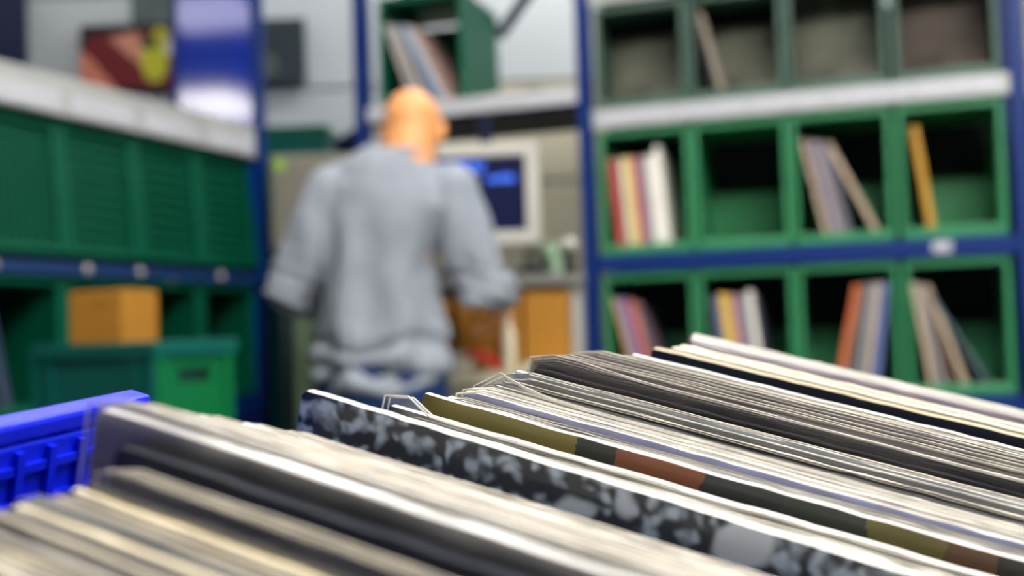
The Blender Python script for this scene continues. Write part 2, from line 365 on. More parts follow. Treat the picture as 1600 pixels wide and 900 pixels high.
# upper row: covers standing face out near the back, one sleeve tipped at the divider
M['cover'] = mat('mottled_grey_print', (92, 94, 82), 0.6, spec=0.2, var=0.75, vscale=6)
M['cover2'] = mat('mottled_brown_print', (82, 75, 70), 0.65, spec=0.1, var=0.65, vscale=6)
for i in range(NB):
    hh = H1 - 0.075 if i < 2 else H1 - 0.03
    b = MB().box(0, pitch-0.045, 0, 0.006, 0, hh)
    o = b.build('record_sleeve', M['cover2'] if i == 3 else M['cover'], bevel=0.001)
    o.matrix_world = RR @ Matrix.Translation((bx(i)+0.02, 0.12+0.02*(i < 2), z1_top+0.0135)) @ Matrix.Rotation(math.radians(-6), 4, 'X')
    tag(o, f'large mottled {"brown-grey" if i == 3 else "grey-green"} cover facing out in the {ordn[i]} upper-row bin', 'record', 'covers facing out in the upper row')
rack_record('record_sleeve', 'dark record with its lit edge coloured pale leaning at the left of the second upper-row bin', RR, bx(1)+0.092, z1_top+0.013, math.radians(13), .014, (150, 140, 124), .27, dep=0.10)  # pale colour stands in for light on this record
rack_record('record_sleeve', 'black thin record leaning behind the pale-edged one in the upper row', RR, bx(1)+0.075, z1_top+0.013, math.radians(13), .014, (22, 24, 26), .27, dep=0.10)

# ------------------------------------------------------------------ middle rack bay behind the person
SL = -0.755
zc_t, zc_b = at(905, 134, 3.5).z, at(905, 160, 3.5).z
mid = thing('storage_rack', 'blue steel rack bay behind the bald man with a white-edged shelf', 'rack', (P1.x, P1.y, 0), ang)
for dy in (-0.012, 0.40):
    p = MB(); sx = SL-0.045; p.box(sx, sx+0.045, dy, dy+0.006, 0, 2.7); p.box(sx, sx+0.005, dy, dy+0.045, 0, 2.7); p.box(sx+0.04, sx+0.045, dy, dy+0.045, 0, 2.7)
    p.build('upright', M['blue'], mid, bevel=0.001)
MB().box(SL, -0.053, -0.012, 0.0, zc_b, zc_t).build('beam', M['label'], mid, bevel=0.002)
MB().box(SL, -0.053, 0.0, 0.40, zc_b-0.012, zc_b+0.012).build('shelf_panel', M['blue_dark'], mid)
for (xa, za, xb, zb) in ((-0.44, zc_b+0.35, -0.08, zc_b+0.78),):
    MB().tube([(xa, 0.425, za), (xb, 0.425, zb)], [0.022, 0.022], 4).build('brace', M['blue_dark'], mid)
zs = zc_b + 0.0125
g = rl(SL+0.03, 0.02, zs)
bin_open('storage_bin', 'dark green open bin on the white-edged shelf behind the man', g, ang, W=0.30, H=0.40, D=0.36, m=M['green_dark'], back=0.9)
CC = [((186, 182, 176), .014), ((150, 150, 160), .008), ((196, 188, 172), .012), ((110, 118, 132), .012), ((112, 138, 176), .014), ((196, 200, 206), .016), ((180, 150, 140), .010)]
lb = ['pale grey record at the left of the leaning pack above the man', 'thin grey-violet record beside the palest one above the man', 'cream record in the leaning pack above the man', 'dark grey record in the leaning pack above the man',
      'blue record in the leaning pack above the man', 'white record right of the blue one above the man', 'pinkish tan record at the right of the leaning pack above the man']
x = SL+0.03+0.122
for k, (c, t) in enumerate(CC):
    L_ = math.radians(19 + 1.5*k)
    if k: x += 0.315*(math.sin(L_)-math.sin(math.radians(19+1.5*(k-1))))
    rack_record('record_sleeve', lb[k], RR, x, zs+0.0125, L_, t, c, .315, group='records in the bin above the man'); x += t/math.cos(L_) + 0.002
# tape roll and black device on the shelf
t = thing('tape_roll', 'white paper roll lying at the left of the shelf above the monitor', 'roll', rl(-0.33, 0.05, zs), ang)
MB().tube([(0, 0, 0), (0, 0, 0.045)], [0.045, 0.045], 24).build('roll', M['white'], t, smooth=False, bevel=0.003)
MB().tube([(0, 0, 0.0451), (0, 0, 0.047)], [0.018, 0.018], 16).build('core', M['card'], t)
t = thing('label_printer', 'small black device lying on the white-edged shelf above the monitor', 'device', rl(-0.25, 0.03, zs), ang)
MB().prism([(0, 0), (0.09, 0), (0.09, 0.035), (0.07, 0.055), (0.02, 0.055), (0, 0.035)], 0, 0.09).build('body', M['black'], t, bevel=0.004)
MB().box(0.025, 0.065, 0.03, 0.06, 0.0552, 0.058).build('paper_slot', M['white'], t)

# ------------------------------------------------------------------ workbench, monitor, clutter
zd = 0.955; zsft, zsfb = 1.225, 1.195
bench = thing('workbench', 'packing bench with pale worktop in front of the bald man', 'table', (0, 0, 0))
BX = -0.50
MB().box(BX, 0.21, 3.24, 3.60, zd-0.035, zd).build('worktop', M['desk'], bench, bevel=0.003)
for x in (BX+0.02, 0.13):
    for y in (3.27, 3.55): MB().box(x, x+0.04, y, y+0.04, 0, zd-0.035).build('leg', M['grey_metal'], bench, bevel=0.002)
MB().box(BX, 0.21, 3.30, 3.60, zsfb, zsft).build('raised_shelf', M['shelf'], bench, bevel=0.003)
MB().box(BX+0.04, 0.17, 3.57, 3.59, zd, zsfb).build('riser', M['grey_metal'], bench)
for x in (BX+0.01, 0.17): MB().box(x, x+0.03, 3.33, 3.57, zd, zsfb).build('shelf_support', M['grey_metal'], bench, bevel=0.002)
# cartons between worktop and shelf
def carton(x0, x1, y0, y1, z0, z1, label, tape=False, rz=0.0):
    c = Vector(((x0+x1)/2, (y0+y1)/2, z0)); t = thing('cardboard_box', label, 'box', c, rz)
    w_, d_, h_ = (x1-x0)/2, (y1-y0)/2, z1-z0
    b = MB(); b.box(-w_, w_, -d_, d_, 0, h_-0.004); b.build('body', M['card'], t, bevel=0.002)
    f1 = MB(); f1.box(-w_, w_, -d_, -0.002, h_-0.0038, h_); f1.build('flap', M['card'], t)
    f2 = MB(); f2.box(-w_, w_, 0.002, d_, h_-0.0038, h_); f2.build('flap', M['card'], t)
    if tape: MB().box(-0.02, 0.02, -d_-0.0006, -d_-0.0001, h_*0.55, h_-0.004).build('tape', M['cream'], t)
    return t
carton(-0.16, 0.02, 3.31, 3.55, zd+0.001, zsfb-0.012, 'ochre cardboard box on the bench right beside the man\'s right elbow')
carton(0.03, 0.165, 3.30, 3.54, zd+0.001, zsfb-0.02, 'ochre cardboard box on the bench beside the blue upright', rz=0.0)
carton(-0.42, -0.18, 3.31, 3.55, zd+0.001, zsfb-0.03, 'ochre cardboard box on the bench hidden partly behind the man')
t = thing('spray_bottle', 'slim pale bottle standing on the bench before the cardboard boxes', 'bottle', (-0.015, 3.275, zd))
MB().tube([(0,0,0),(0,0,0.004),(0,0,0.10),(0,0,0.125),(0,0,0.13)], [0.018,0.02,0.02,0.012,0.010], 20).build('bottle_body', M['cream'], t, smooth=True)
MB().tube([(0,0,0.13),(0,0,0.155)], [0.011, 0.009], 16).build('cap', M['white'], t)
t = thing('tape_dispenser', 'red tape dispenser on the bench beside the man\'s hip', 'dispenser', (-0.115, 3.262, zd))
MB().tube([(-0.03,0,0.035),(0.0,0,0.05),(0.04,0,0.035),(0.075,0,0.012)], [0.012,0.016,0.014,0.01], 12).build('handle', M['red'], t, smooth=True)
MB().tube([(-0.03,-0.012,0.030),(-0.03,0.014,0.030)], [0.030,0.030], 20).build('tape', M['cream'], t)
t = thing('paper_sheet_stack', 'pale stack of paper lying on the bench right of the red dispenser', 'paper', (0.08, 3.262, zd))
MB().box(-0.055, 0.075, -0.018, 0.018, 0, 0.02).build('sheets', M['cream'], t, bevel=0.001)
# things on the raised shelf
t = thing('keyboard', 'dark keyboard on the raised shelf below the white monitor', 'keyboard', (-0.08, 3.335, zsft))
MB().box(-0.2, 0.2, -0.02, 0.10, 0.001, 0.018).build('case', M['black'], t, bevel=0.003)
kb = MB()
for i in range(20):
    for j in range(5): kb.box(-0.19+i*0.019, -0.19+i*0.019+0.016, -0.012+j*0.021, -0.012+j*0.021+0.017, 0.0182, 0.024)
kb.build('keys', M['shelf'], t)['kind'] = 'stuff'
t = thing('mug', 'pale green mug on the raised shelf right of the monitor', 'mug', (0.118, 3.37, zsft))
MB().tube([(0,0,0),(0,0,0.09)], [0.032,0.036], 24).build('cup', mat('pale_green_glaze', (150, 180, 150), 0.3), t, smooth=False)
MB().tube([(0.033,0,0.02),(0.055,0,0.03),(0.058,0,0.055),(0.035,0,0.075)], [0.005]*4, 10).build('handle', M['white'], t, smooth=True)
t = thing('desk_telephone', 'black telephone on the raised shelf below the pale green mug', 'telephone', (0.075, 3.325, zsft))
MB().prism([(-0.04,0),(0.04,0),(0.04,0.02),(-0.04,0.05)], -0.02, 0.05).build('base', M['black'], t, bevel=0.003)
MB().tube([(-0.035,0.0,0.062),(-0.01,0.0,0.072),(0.01,0.0,0.066),(0.035,0.0,0.04)], [0.014,0.009,0.009,0.014], 12).build('handset', M['black'], t, smooth=True)
t = thing('scanner', 'grey white hand scanner on the raised shelf beside the blue upright', 'scanner', (0.170, 3.36, zsft))
MB().tube([(0,0,0),(0,0,0.03),(0.0,0,0.07)], [0.022,0.016,0.014], 16).build('stand', M['black'], t, smooth=True)
MB().tube([(0,-0.035,0.085),(0,0.0,0.09),(0,0.04,0.08)], [(0.026,0.018),(0.024,0.018),(0.014,0.014)], 16).build('head', M['white'], t, smooth=True)
# monitor
a = at(845, 380, 3.45); b_ = at(845, 219, 3.45)
mx1 = a.x; mz0, mz1 = a.z, b_.z - 0.003; mx0 = mx1 - 0.40
mon = thing('computer_monitor', 'white framed computer monitor with a dark blue screen behind the man', 'monitor', ((mx0+mx1)/2, 3.45, mz0), math.radians(-2))
hw = 0.20; hh = mz1 - mz0; bz = 0.040
fr = MB(); fr.box(-hw, hw, 0, 0.045, 0, bz); fr.box(-hw, hw, 0, 0.045, hh-bz, hh); fr.box(-hw, -hw+bz, 0, 0.045, bz, hh-bz); fr.box(hw-bz, hw, 0, 0.045, bz, hh-bz)
fr.build('bezel', M['white'], mon, bevel=0.006)
MB().box(-hw+0.01, hw-0.01, 0.045, 0.075, 0.02, hh-0.02).build('rear_shell', M['white'], mon, bevel=0.01)
MB().box(-hw+bz, hw-bz, 0.008, 0.02, bz, hh-bz).build('screen', M['screen'], mon)
tb = [(-0.13, 0.045, hh-0.085, 0.028), (-0.10, 0.06, hh-0.060, 0.010), (0.045, 0.140, hh-0.118, 0.022)]
for xa, xb, z, h_ in tb:
    n = int((xb-xa)/0.012)
    q = MB()
    for i in range(n):
        if random.random() < 0.85: q.box(xa+i*0.012, xa+i*0.012+0.009, 0.0065, 0.0078, z, z+h_*random.uniform(0.6, 1))
    q.build('text_line', M['text'], mon)['kind'] = 'stuff'
MB().box(0.02, 0.06, 0.0755, 0.10, hh*0.3, hh+0.10).build('mount_pole', M['blue_dark'], mon, bevel=0.002)
MB().box(0.0, 0.08, 0.076, 0.125, hh*0.35, hh*0.55).build('mount_plate', M['black'], mon)

# ------------------------------------------------------------------ left rack
Q2 = Vector((-0.855, 3.85)); al = math.atan2(0.927, 0.375); LP = 0.29; LN = 5
LQ = Q2 - Vector((math.cos(al), math.sin(al))) * (LP*LN)
LR = Matrix.Translation((LQ.x, LQ.y, 0)) @ Matrix.Rotation(al, 4, 'Z')
LW = LP*LN
zl = lambda py: at(395, py, 3.85).z
zt0, zt1 = zl(246), zl(197)
zlb = zt0 - 0.372; zbb = zlb - 0.055
lrack = thing('storage_rack', 'blue steel rack on the left with grey label beam and green crates', 'rack', (LQ.x, LQ.y, 0), al)
MB().box(0, LW+0.0, -0.014, -0.002, zt0-0.004, zt1-0.004).build('beam', M['grey_metal'], lrack, bevel=0.002)
MB().box(0, LW, 0.0, 0.29, zt0+0.002, zt0+0.014).build('shelf_panel', M['grey_metal'], lrack)
for i in range(LN):
    MB().box(i*LP+0.012, (i+1)*LP-0.02, -0.0175, -0.0145, zt0+0.002, zt0+0.062).build('label_card', M['label'], lrack, bevel=0.001)
M['blue_worn'] = mat('worn_blue_enamel', (26, 56, 104), 0.45, spec=0.3)
MB().box(0, LW, -0.014, 0.0, zbb, zlb-0.022).build('beam', M['blue_worn'], lrack, bevel=0.002)
MB().box(0, LW, 0.0, 0.30, zlb-0.016, zlb-0.004).build('shelf_panel', M['blue_dark'], lrack)
for px in (0.33, 0.65, 0.86, 1.24): 
    q = MB().tube([(px, -0.0145, (zbb+zlb)/2-0.009), (px, -0.021, (zbb+zlb)/2-0.009)], [0.014, 0.010], 14).build('bolt', M['screw'], lrack)
H_L = 0.36; zlr = zbb - 0.004 - H_L
MB().box(0, LW, -0.014, 0.0, zlr-0.06, zlr-0.002).build('beam', M['blue'], lrack, bevel=0.002)
MB().box(0, LW, 0.0, 0.30, zlr-0.014, zlr-0.002).build('shelf_panel', M['blue_dark'], lrack)
MB().box(0, LW, 0.36, 0.365, zlr-0.05, zlb).build('shade_sheet', M['dark'], lrack)  # added dark sheet in place of shade behind the lower bins
# end frames: wide sheet panel at the far end, narrow uprights in front
MB().box(LW+0.002, LW+0.010, 0.0, 0.30, 0, 2.7).build('end_panel', M['blue_gloss'], lrack)
MB().box(LW+0.002, LW+0.030, -0.035, 0.0, 0, zbb).build('lower_upright', M['blue_dark'], lrack, bevel=0.004)  # same post, only its colour is darkened below the beam
MB().box(LW+0.002, LW+0.030, -0.035, 0.0, zbb+0.0005, 2.7).build('upright', M['blue'], lrack, bevel=0.004)
MB().box(LW+0.002, LW+0.030, 0.30, 0.33, 0, 2.7).build('upright', M['blue'], lrack, bevel=0.004)
MB().box(-0.03, -0.002, -0.02, 0.32, 0, 2.7).build('upright', M['blue_dark'], lrack, bevel=0.004)
# ribbed crates (closed front, raked back)
whl = ['nearest the camera', 'cut by the left edge of the photo', 'second from the left edge of the photo', 'second from the blue end panel', 'next to the blue end panel']
for i in range(LN):
    g = LR @ Vector((i*LP+0.004, 0.004, zlb+0.0))
    t = thing('ribbed_crate', f'dark green ribbed crate on the left rack, {whl[i]}', 'crate', g, al, 'ribbed green crates on the left rack')
    W_ = LP-0.008; Hh = 0.362; D_ = 0.28; rk = 0.03
    b = MB()
    vs = [(0,0,0),(W_,0,0),(W_,D_,0),(0,D_,0),(0.008,rk,Hh),(W_-0.008,rk,Hh),(W_-0.008,D_,Hh),(0.008,D_,Hh)]
    b.add(vs, [(0,3,2,1),(4,5,6,7),(0,1,5,4),(1,2,6,5),(2,3,7,6),(3,0,4,7)]); b.build('body', M['green_dark'], t, bevel=0.004)
    sh = rk/Hh
    fr = MB()
    for xa, xb in ((0, 0.020), (W_-0.020, W_)):
        fr.add([(xa,-0.018,0),(xb,-0.018,0),(xb,0.004,0),(xa,0.004,0),(xa,rk-0.018,Hh),(xb,rk-0.018,Hh),(xb,rk+0.004,Hh),(xa,rk+0.004,Hh)],
               [(0,3,2,1),(4,5,6,7),(0,1,5,4),(1,2,6,5),(2,3,7,6),(3,0,4,7)])
    fr.box(0, W_, -0.018, 0.004, 0, 0.02); fr.box(0, W_, rk-0.018, rk+0.004, Hh-0.022, Hh)
    fr.build('front_frame', M['green_dark'], t, bevel=0.002)
    rb = MB().box(0.022, W_-0.022, -0.013, 0.002, 0, 0.008)
    first = rb.build('rib', M['green_dark'], t, bevel=0.001); first.location = (0, 0.028*sh, 0.028)
    for k in range(1, 10):
        z = 0.028 + k*0.0325
        o = first.copy(); COL.objects.link(o); o.parent = t; o.location = (0, z*sh, z)
    vb = MB()
    for k in range(1, 9):
        xx = 0.02 + k*(W_-0.04)/9
        vb.add([(xx-.002,-0.004,0.02),(xx+.002,-0.004,0.02),(xx+.002,0.003,0.02),(xx-.002,0.003,0.02),(xx-.002,rk-0.004,Hh-.02),(xx+.002,rk-0.004,Hh-.02),(xx+.002,rk+0.003,Hh-.02),(xx-.002,rk+0.003,Hh-.02)],
               [(0,3,2,1),(4,5,6,7),(0,1,5,4),(1,2,6,5),(2,3,7,6),(3,0,4,7)])
    vb.build('vertical_ribs', M['green_dark'], t)['kind'] = 'stuff'
# lower row, open
for i in range(LN):
    g = LR @ Vector((i*LP+0.003, 0.004, zlr))
    bin_open('storage_bin', f'open bin in the left rack\'s lower row, {whl[i]}', g, al, W=LP-0.006, H=H_L, D=0.34, m=M['green_dark'], group='open bins in the lower row of the left rack', back=0.45, rim=0.02)
# dark records in the nearest lower bins
rr = []
for k, (s, L_, c) in enumerate(((0.40, 14, (70, 84, 110)), (0.418, 14, (40, 54, 84)))):
    mw = LR @ Matrix.Translation((s, 0.03, zlr+0.0135)) @ Matrix.Rotation(-math.radians(L_), 4, 'Y')
    o = MB().box(0, 0.015, 0, 0.28, 0, 0.30).build('record_sleeve', M['spine'], bevel=0.0012, color=c); o.matrix_world = mw
    tag(o, ['slate record leaning in the open bin at the left edge of the photo', 'navy record leaning beside the slate one at the left edge'][k], 'record', 'records in the lower left bins')
# stack of three crates in front of the left rack
c0 = at(240, 530, 2.25); c1 = at(45, 545, 2.46)
sa = math.atan2(c0.y-c1.y, c0.x-c1.x); ln = math.hypot(c0.x-c1.x, c0.y-c1.y); dp = 0.225
ztop = c0.z
ch = ztop/3
for k in range(3):
    t = thing('euro_crate', ['lower plastic crate at the bottom of the stack by the left rack', 'middle plastic crate of the stack by the left rack', 'teal and green crate topmost of the stack by the left rack'][k], 'crate',
              (c1.x, c1.y, k*ch), sa, 'stacked crates by the left rack')
    h_ = ch - 0.004
    b = MB(); th = 0.012
    b.box(0.012, ln-0.012, 0.012, 0.012+th, 0.0, h_-0.03); b.box(0.012, ln-0.012, dp-0.024, dp-0.012, 0.0, h_-0.03); b.box(0.012, 0.024, 0.012, dp-0.012, 0, h_-0.03)
    b.box(0.012, ln-0.012, 0.012, dp-0.012, 0, 0.012)
    b.build('shell', M['teal'], t, bevel=0.003)
    e = MB(); xe = ln
    e.box(xe-0.024, xe-0.012, 0.024, 0.07, 0.012, h_-0.03); e.box(xe-0.024, xe-0.012, dp-0.07, dp-0.024, 0.012, h_-0.03)
    e.box(xe-0.024, xe-0.012, 0.07, dp-0.07, 0.012, h_-0.085); e.box(xe-0.024, xe-0.012, 0.07, dp-0.07, h_-0.055, h_-0.03)
    e.box(xe-0.012, xe-0.004, 0.012, 0.035, 0.0, h_-0.03); e.box(xe-0.012, xe-0.004, dp-0.035, dp-0.012, 0.0, h_-0.03)
    e.build('end_wall', M['green_end'], t, bevel=0.002)['label'] = 'brighter green end wall with hand slot'
    r = MB(); r.box(0, ln, 0, 0.022, h_-0.03, h_); r.box(0, ln, dp-0.022, dp, h_-0.03, h_); r.box(0, 0.022, 0.022, dp-0.022, h_-0.03, h_); r.box(ln-0.022, ln, 0.022, dp-0.022, h_-0.03, h_)
    r.build('rim', M['teal'], t, bevel=0.003)
    for xx in (0.0, 0.05, ln-0.075, ln-0.03): MB().box(xx+0.004, xx+0.022, 0.002, 0.012, 0.0, h_-0.03).build('side_rib', M['teal'], t, bevel=0.002)
bc = Matrix.Translation((c1.x, c1.y, 0)) @ Matrix.Rotation(sa, 4, 'Z') @ Vector((0.115, 0.13, 0))
t = thing('cardboard_box', 'upright ochre carton standing in the topmost teal crate', 'box', (bc.x, bc.y, 2*ch+0.0125), sa+math.radians(12))
hb = ztop + 0.095 - 2*ch
MB().box(-0.07, 0.07, -0.06, 0.06, 0, hb).build('body', M['card'], t, bevel=0.004)
MB().tube([(0.012, -0.0601, hb-0.028), (0.012, -0.0612, hb-0.028)], [0.011, 0.011], 14).build('thumb_hole', mat('brown_print', (150, 106, 26), 0.8), t)
MB().box(-0.07, 0.07, -0.03, 0.03, hb+0.0002, hb+0.003).build('flap', M['card'], t)

# ------------------------------------------------------------------ back left: poster, green containers, grey cabinet
pa = at(125, 40, WY-0.03); pb = at(478, 105, WY-0.03)
pw = pb.x - pa.x; ph = pa.z - at(125, 128, WY-0.03).z + 0.04
post = thing('wall_poster', 'wide dark framed poster with red, pale diagonal and yellow shapes on the back wall', 'poster', (pa.x, WY-0.035, pa.z-ph), 0)
MB().box(0, pw, 0, 0.02, 0, ph).build('board', M['black'], post, bevel=0.002)
def blob(n, cx, cz, rx, rz, c, layer, rot=0.0):
    q = MB(); q.prism([(cx + rx*math.cos(a)*math.cos(rot)-rz*math.sin(a)*math.sin(rot), cz + rx*math.cos(a)*math.sin(rot)+rz*math.sin(a)*math.cos(rot)) for a in [2*math.pi*i/24 for i in range(24)]], -0.001*layer, -0.0004-0.001*(layer-1))
    q.build(n, mat('poster_ink', c, 0.5), post)
def poly(n, pts, c, layer):
    MB().prism([(x*pw, z*ph) for x, z in pts], -0.001*layer, -0.0004-0.001*(layer-1)).build(n, mat('poster_ink', c, 0.5), post)
poly('red_field', [(0.0, 0.02), (0.5, 0.02), (0.5, 0.93), (0.03, 0.82)], (100, 6, 20), 1)
poly('pale_stripe', [(0.0, 0.02), (0.16, 0.02), (0.03, 0.55), (0.0, 0.62)], (196, 120, 100), 2)
poly('pale_stripe', [(0.13, 0.78), (0.25, 0.88), (0.33, 0.3), (0.27, 0.35)], (190, 130, 110), 2)
blob('yellow_shape', pw*0.33, ph*0.42, 0.055, 0.09, (180, 180, 40), 3)
blob('yellow_shape', pw*0.36, ph*0.80, 0.035, 0.035, (170, 170, 20), 3)
blob('white_shape', pw*0.41, ph*0.66, 0.035, 0.05, (206, 196, 190), 3)
blob('dark_shape', pw*0.31, ph*0.68, 0.03, 0.025, (40, 66, 40), 4)
poly('dark_field', [(0.5, 0.02), (0.99, 0.02), (0.99, 0.98), (0.5, 0.93)], (20, 38, 46), 1)
blob('grey_shape', pw*0.84, ph*0.3, 0.04, 0.05, (66, 78, 72), 2)
blob('orange_shape', pw*0.77, ph*0.62, 0.03, 0.06, (140, 84, 66), 2)
# second small poster piece above left of panel
q0 = at(200, -60, WY-0.03); q1 = at(282, 33, WY-0.03)
t = thing('wall_notice', 'dark grey printed sheet on the back wall above the red poster', 'poster', (q0.x, WY-0.006, q1.z), 0)
MB().box(0, q1.x-q0.x+0.05, 0, 0.004, 0, q0.z-q1.z).build('sheet', mat('grey_print', (70, 84, 84), 0.6, var=0.3, vscale=12), t)
# dark blue cupboard at far left
q0 = at(-260, 300, 4.3); q1 = at(42, -50, 4.72)
cup = thing('steel_cupboard', 'tall dark blue steel cupboard at the far left by the back wall', 'cupboard', (q0.x, 4.3, 0), 0)
W_ = q1.x-q0.x
MB().box(0, W_, 0.012, 0.42, 0, 2.6).build('body', M['blue_dark'], cup, bevel=0.005)
for k in (0, 1):
    dd = MB().box(k*W_/2+0.004, (k+1)*W_/2-0.004, 0, 0.011, 0.05, 2.55).build('door', M['blue_dark'], cup, bevel=0.002)
    MB().box(W_/2+(-0.06 if k == 0 else 0.035), W_/2+(-0.035 if k == 0 else 0.06), -0.03, -0.0005, 1.15, 1.3).build('handle', M['grey_metal'], dd, bevel=0.003)
# green containers behind the grey cabinet
q0 = at(398, 300, 4.2); q1 = at(512, 193, 4.2)
gw = q1.x-q0.x; gz = q1.z; hk = gz/5
for k in range(5):
    t = thing('stacking_container', f'green stacking container by the back wall, {["lowest", "second from the floor", "middle one", "second from the top", "topmost"][k]} of its stack', 'crate', (q0.x, 4.2, k*hk), 0, 'stacked green containers by the back wall')
    h_ = hk-0.003
    b = MB(); b.box(0.01, gw-0.01, 0.01, 0.30, 0, 0.012); b.box(0.01, gw-0.01, 0.01, 0.022, 0.012, h_-0.04); b.box(0.01, gw-0.01, 0.288, 0.30, 0.012, h_-0.02)
    b.box(0.01, 0.022, 0.022, 0.288, 0.012, h_-0.02); b.box(gw-0.022, gw-0.01, 0.022, 0.288, 0.012, h_-0.02); b.build('shell', M['teal'], t, bevel=0.003)
    r = MB(); r.box(0, gw, 0, 0.02, h_-0.04, h_); r.box(0, gw, 0.29, 0.31, h_-0.04, h_); r.box(0, 0.02, 0.02, 0.29, h_-0.04, h_); r.box(gw-0.02, gw, 0.02, 0.29, h_-0.04, h_); r.build('rim', M['green_dark'], t, bevel=0.003)
q0 = at(424, 392, 3.75); q1 = at(582, 236, 3.75)
t = thing('control_cabinet', 'grey steel control cabinet with a lime sticker left of the man', 'cabinet', (q0.x, 3.75, 0), math.radians(3))
W_ = q1.x-q0.x
MB().box(0, W_, 0.012, 0.25, q0.z, q1.z).build('body', M['cabinet'], t, bevel=0.006)
dd = MB().box(0.01, W_-0.01, 0.0, 0.0115, q0.z+0.01, q1.z-0.01).build('door', M['cabinet'], t, bevel=0.003)
MB().box(W_*0.4, W_*0.4+0.02, -0.012, -0.0003, q0.z+0.13, q0.z+0.18).build('lock', M['black'], dd)
MB().tube([(0.035, -0.0003, q1.z-0.035), (0.035, -0.002, q1.z-0.035)], [0.018, 0.018], 16).build('sticker', M['lime'], t)
MB().box(0.02, W_-0.02, 0.03, 0.23, 0, q0.z).build('plinth', M['darkteal'], t, bevel=0.003)
cabx, cabz = q0.x, q1.z
t = thing('desk_lamp', 'dark lamp with a slanted shade on the grey control cabinet', 'lamp', (cabx+0.27, 3.87, cabz), 0)
MB().tube([(0,0,0),(0,0,0.012)], [0.045,0.04], 20).build('base', M['black'], t)
MB().tube([(0,0,0.012),(0.01,0,0.05),(0.02,0,0.08)], [0.008]*3, 10).build('arm', M['black'], t)
MB().tube([(-0.06,0,0.015),(0.02,0,0.08),(0.05,0,0.115)], [0.045,0.028,0.014], 20).build('lamp_shade', M['blue_dark'], t, smooth=True)
# pale green post
q0 = at(471, 492, 3.3)
t = thing('trolley', 'pale green tubular trolley handle standing left of the man', 'trolley', (q0.x, 3.3, 0), math.radians(8))
MB().tube([(0,0,0.09),(0,0,q0.z-0.01),(0,0,q0.z)], [0.022,0.022,0.018], 18).build('post', M['palegreen'], t, smooth=True)
MB().tube([(0,0.40,0.09),(0,0.40,q0.z-0.01),(0,0.40,q0.z)], [0.022,0.022,0.018], 18).build('post', M['palegreen'], t, smooth=True)
MB().box(-0.16, 0.03, -0.03, 0.42, 0.075, 0.1).build('deck', M['palegreen'], t, bevel=0.004)
for x in (-0.13, 0.0):
    for y in (0.03, 0.36): MB().tube([(x-0.012, y, 0.036), (x+0.012, y, 0.036)], [0.036, 0.036], 18).build('wheel', M['black'], t)

# ------------------------------------------------------------------ the man
def remesh(mb, name, voxel, mats, parent, smooth_it=4, disp=None):
    me = bpy.data.meshes.new('raw'); me.from_pydata(mb.v, [], mb.f)
    bm = bmesh.new(); bm.from_mesh(me); bmesh.ops.recalc_face_normals(bm, faces=bm.faces); bm.to_mesh(me); bm.free()
    o = bpy.data.objects.new('raw', me); COL.objects.link(o)
    r = o.modifiers.new('r', 'REMESH'); r.mode = 'VOXEL'; r.voxel_size = voxel; r.use_smooth_shade = True
    sm = o.modifiers.new('s', 'SMOOTH'); sm.factor = 0.5; sm.iterations = smooth_it
    dg = bpy.context.evaluated_depsgraph_get(); ev = o.evaluated_get(dg)
    m2 = bpy.data.meshes.new_from_object(ev, depsgraph=dg); m2.name = name
    bpy.data.objects.remove(o); bpy.data.meshes.remove(me)
    if disp:
        ns = [v.normal.copy() for v in m2.vertices]
        for v, n in zip(m2.vertices, ns): v.co += n * disp(v.co)
    m2.materials.clear()
    for m in mats: m2.materials.append(m)
    for p in m2.polygons: p.use_smooth = True
    return link(name, m2, parent)

def hand(mb, wrist, d, nrm, side):
    # d: pointing direction, nrm: back-of-hand normal, side: +1 when the thumb lies on d x nrm
    d = Vector(d).normalized(); nrm = Vector(nrm); nrm = (nrm - d*nrm.dot(d)).normalized(); s = d.cross(nrm)*side
    W_ = Vector(wrist)
    mb.tube([W_ - d*0.02, W_ + d*0.02, W_ + d*0.06, W_ + d*0.095], [(0.026,0.018),(0.030,0.016),(0.040,0.015),(0.038,0.012)], 14, flat=tuple(s))
    for k, (off, ln_) in enumerate(((0.029, 0.072), (0.010, 0.080), (-0.010, 0.074), (-0.029, 0.058))):
        p0 = W_ + d*0.085 + s*off; a = 0.35
        p1 = p0 + (d*math.cos(a) - nrm*math.sin(a))*ln_*0.45
        p2 = p1 + (d*math.cos(a*2.4) - nrm*math.sin(a*2.4))*ln_*0.32
        p3 = p2 + (d*math.cos(a*3.6) - nrm*math.sin(a*3.6))*ln_*0.25
        mb.tube([p0, p1, p2, p3], [0.0095, 0.009, 0.008, 0.0065], 8, flat=tuple(s)); mb.ball(p3, 0.0065, 8); mb.ball(p1, 0.0092, 8)
    p0 = W_ + d*0.025 + s*0.026; p1 = p0 + d*0.03 + s*0.026 - nrm*0.012; p2 = p1 + d*0.032 + s*0.008 - nrm*0.012
    mb.tube([p0, p1, p2], [0.013, 0.0105, 0.008], 8, flat=tuple(nrm)); mb.ball(p2, 0.008, 8)

PY = 3.0
feet = Vector((-0.315, 3.02, 0))
man = thing('person', 'bald man in grey sweater and dark jeans standing with his back turned', 'person', feet)
def J(px, py, y): return at(px, py, y) - feet
neck = J(632, 266, 2.985); headc = J(645, 203, 3.045)
shL, shR = J(520, 300, 2.99), J(706, 297, 2.99)
elL, elR = J(448, 455, 2.97), J(756, 458, 2.97)
wrL, wrR = J(505, 470, 3.205), J(782, 452, 3.205)
hipc = J(600, 600, 3.0)
hipL, hipR = J(556, 622, 3.0), J(645, 622, 3.0)
b = MB()
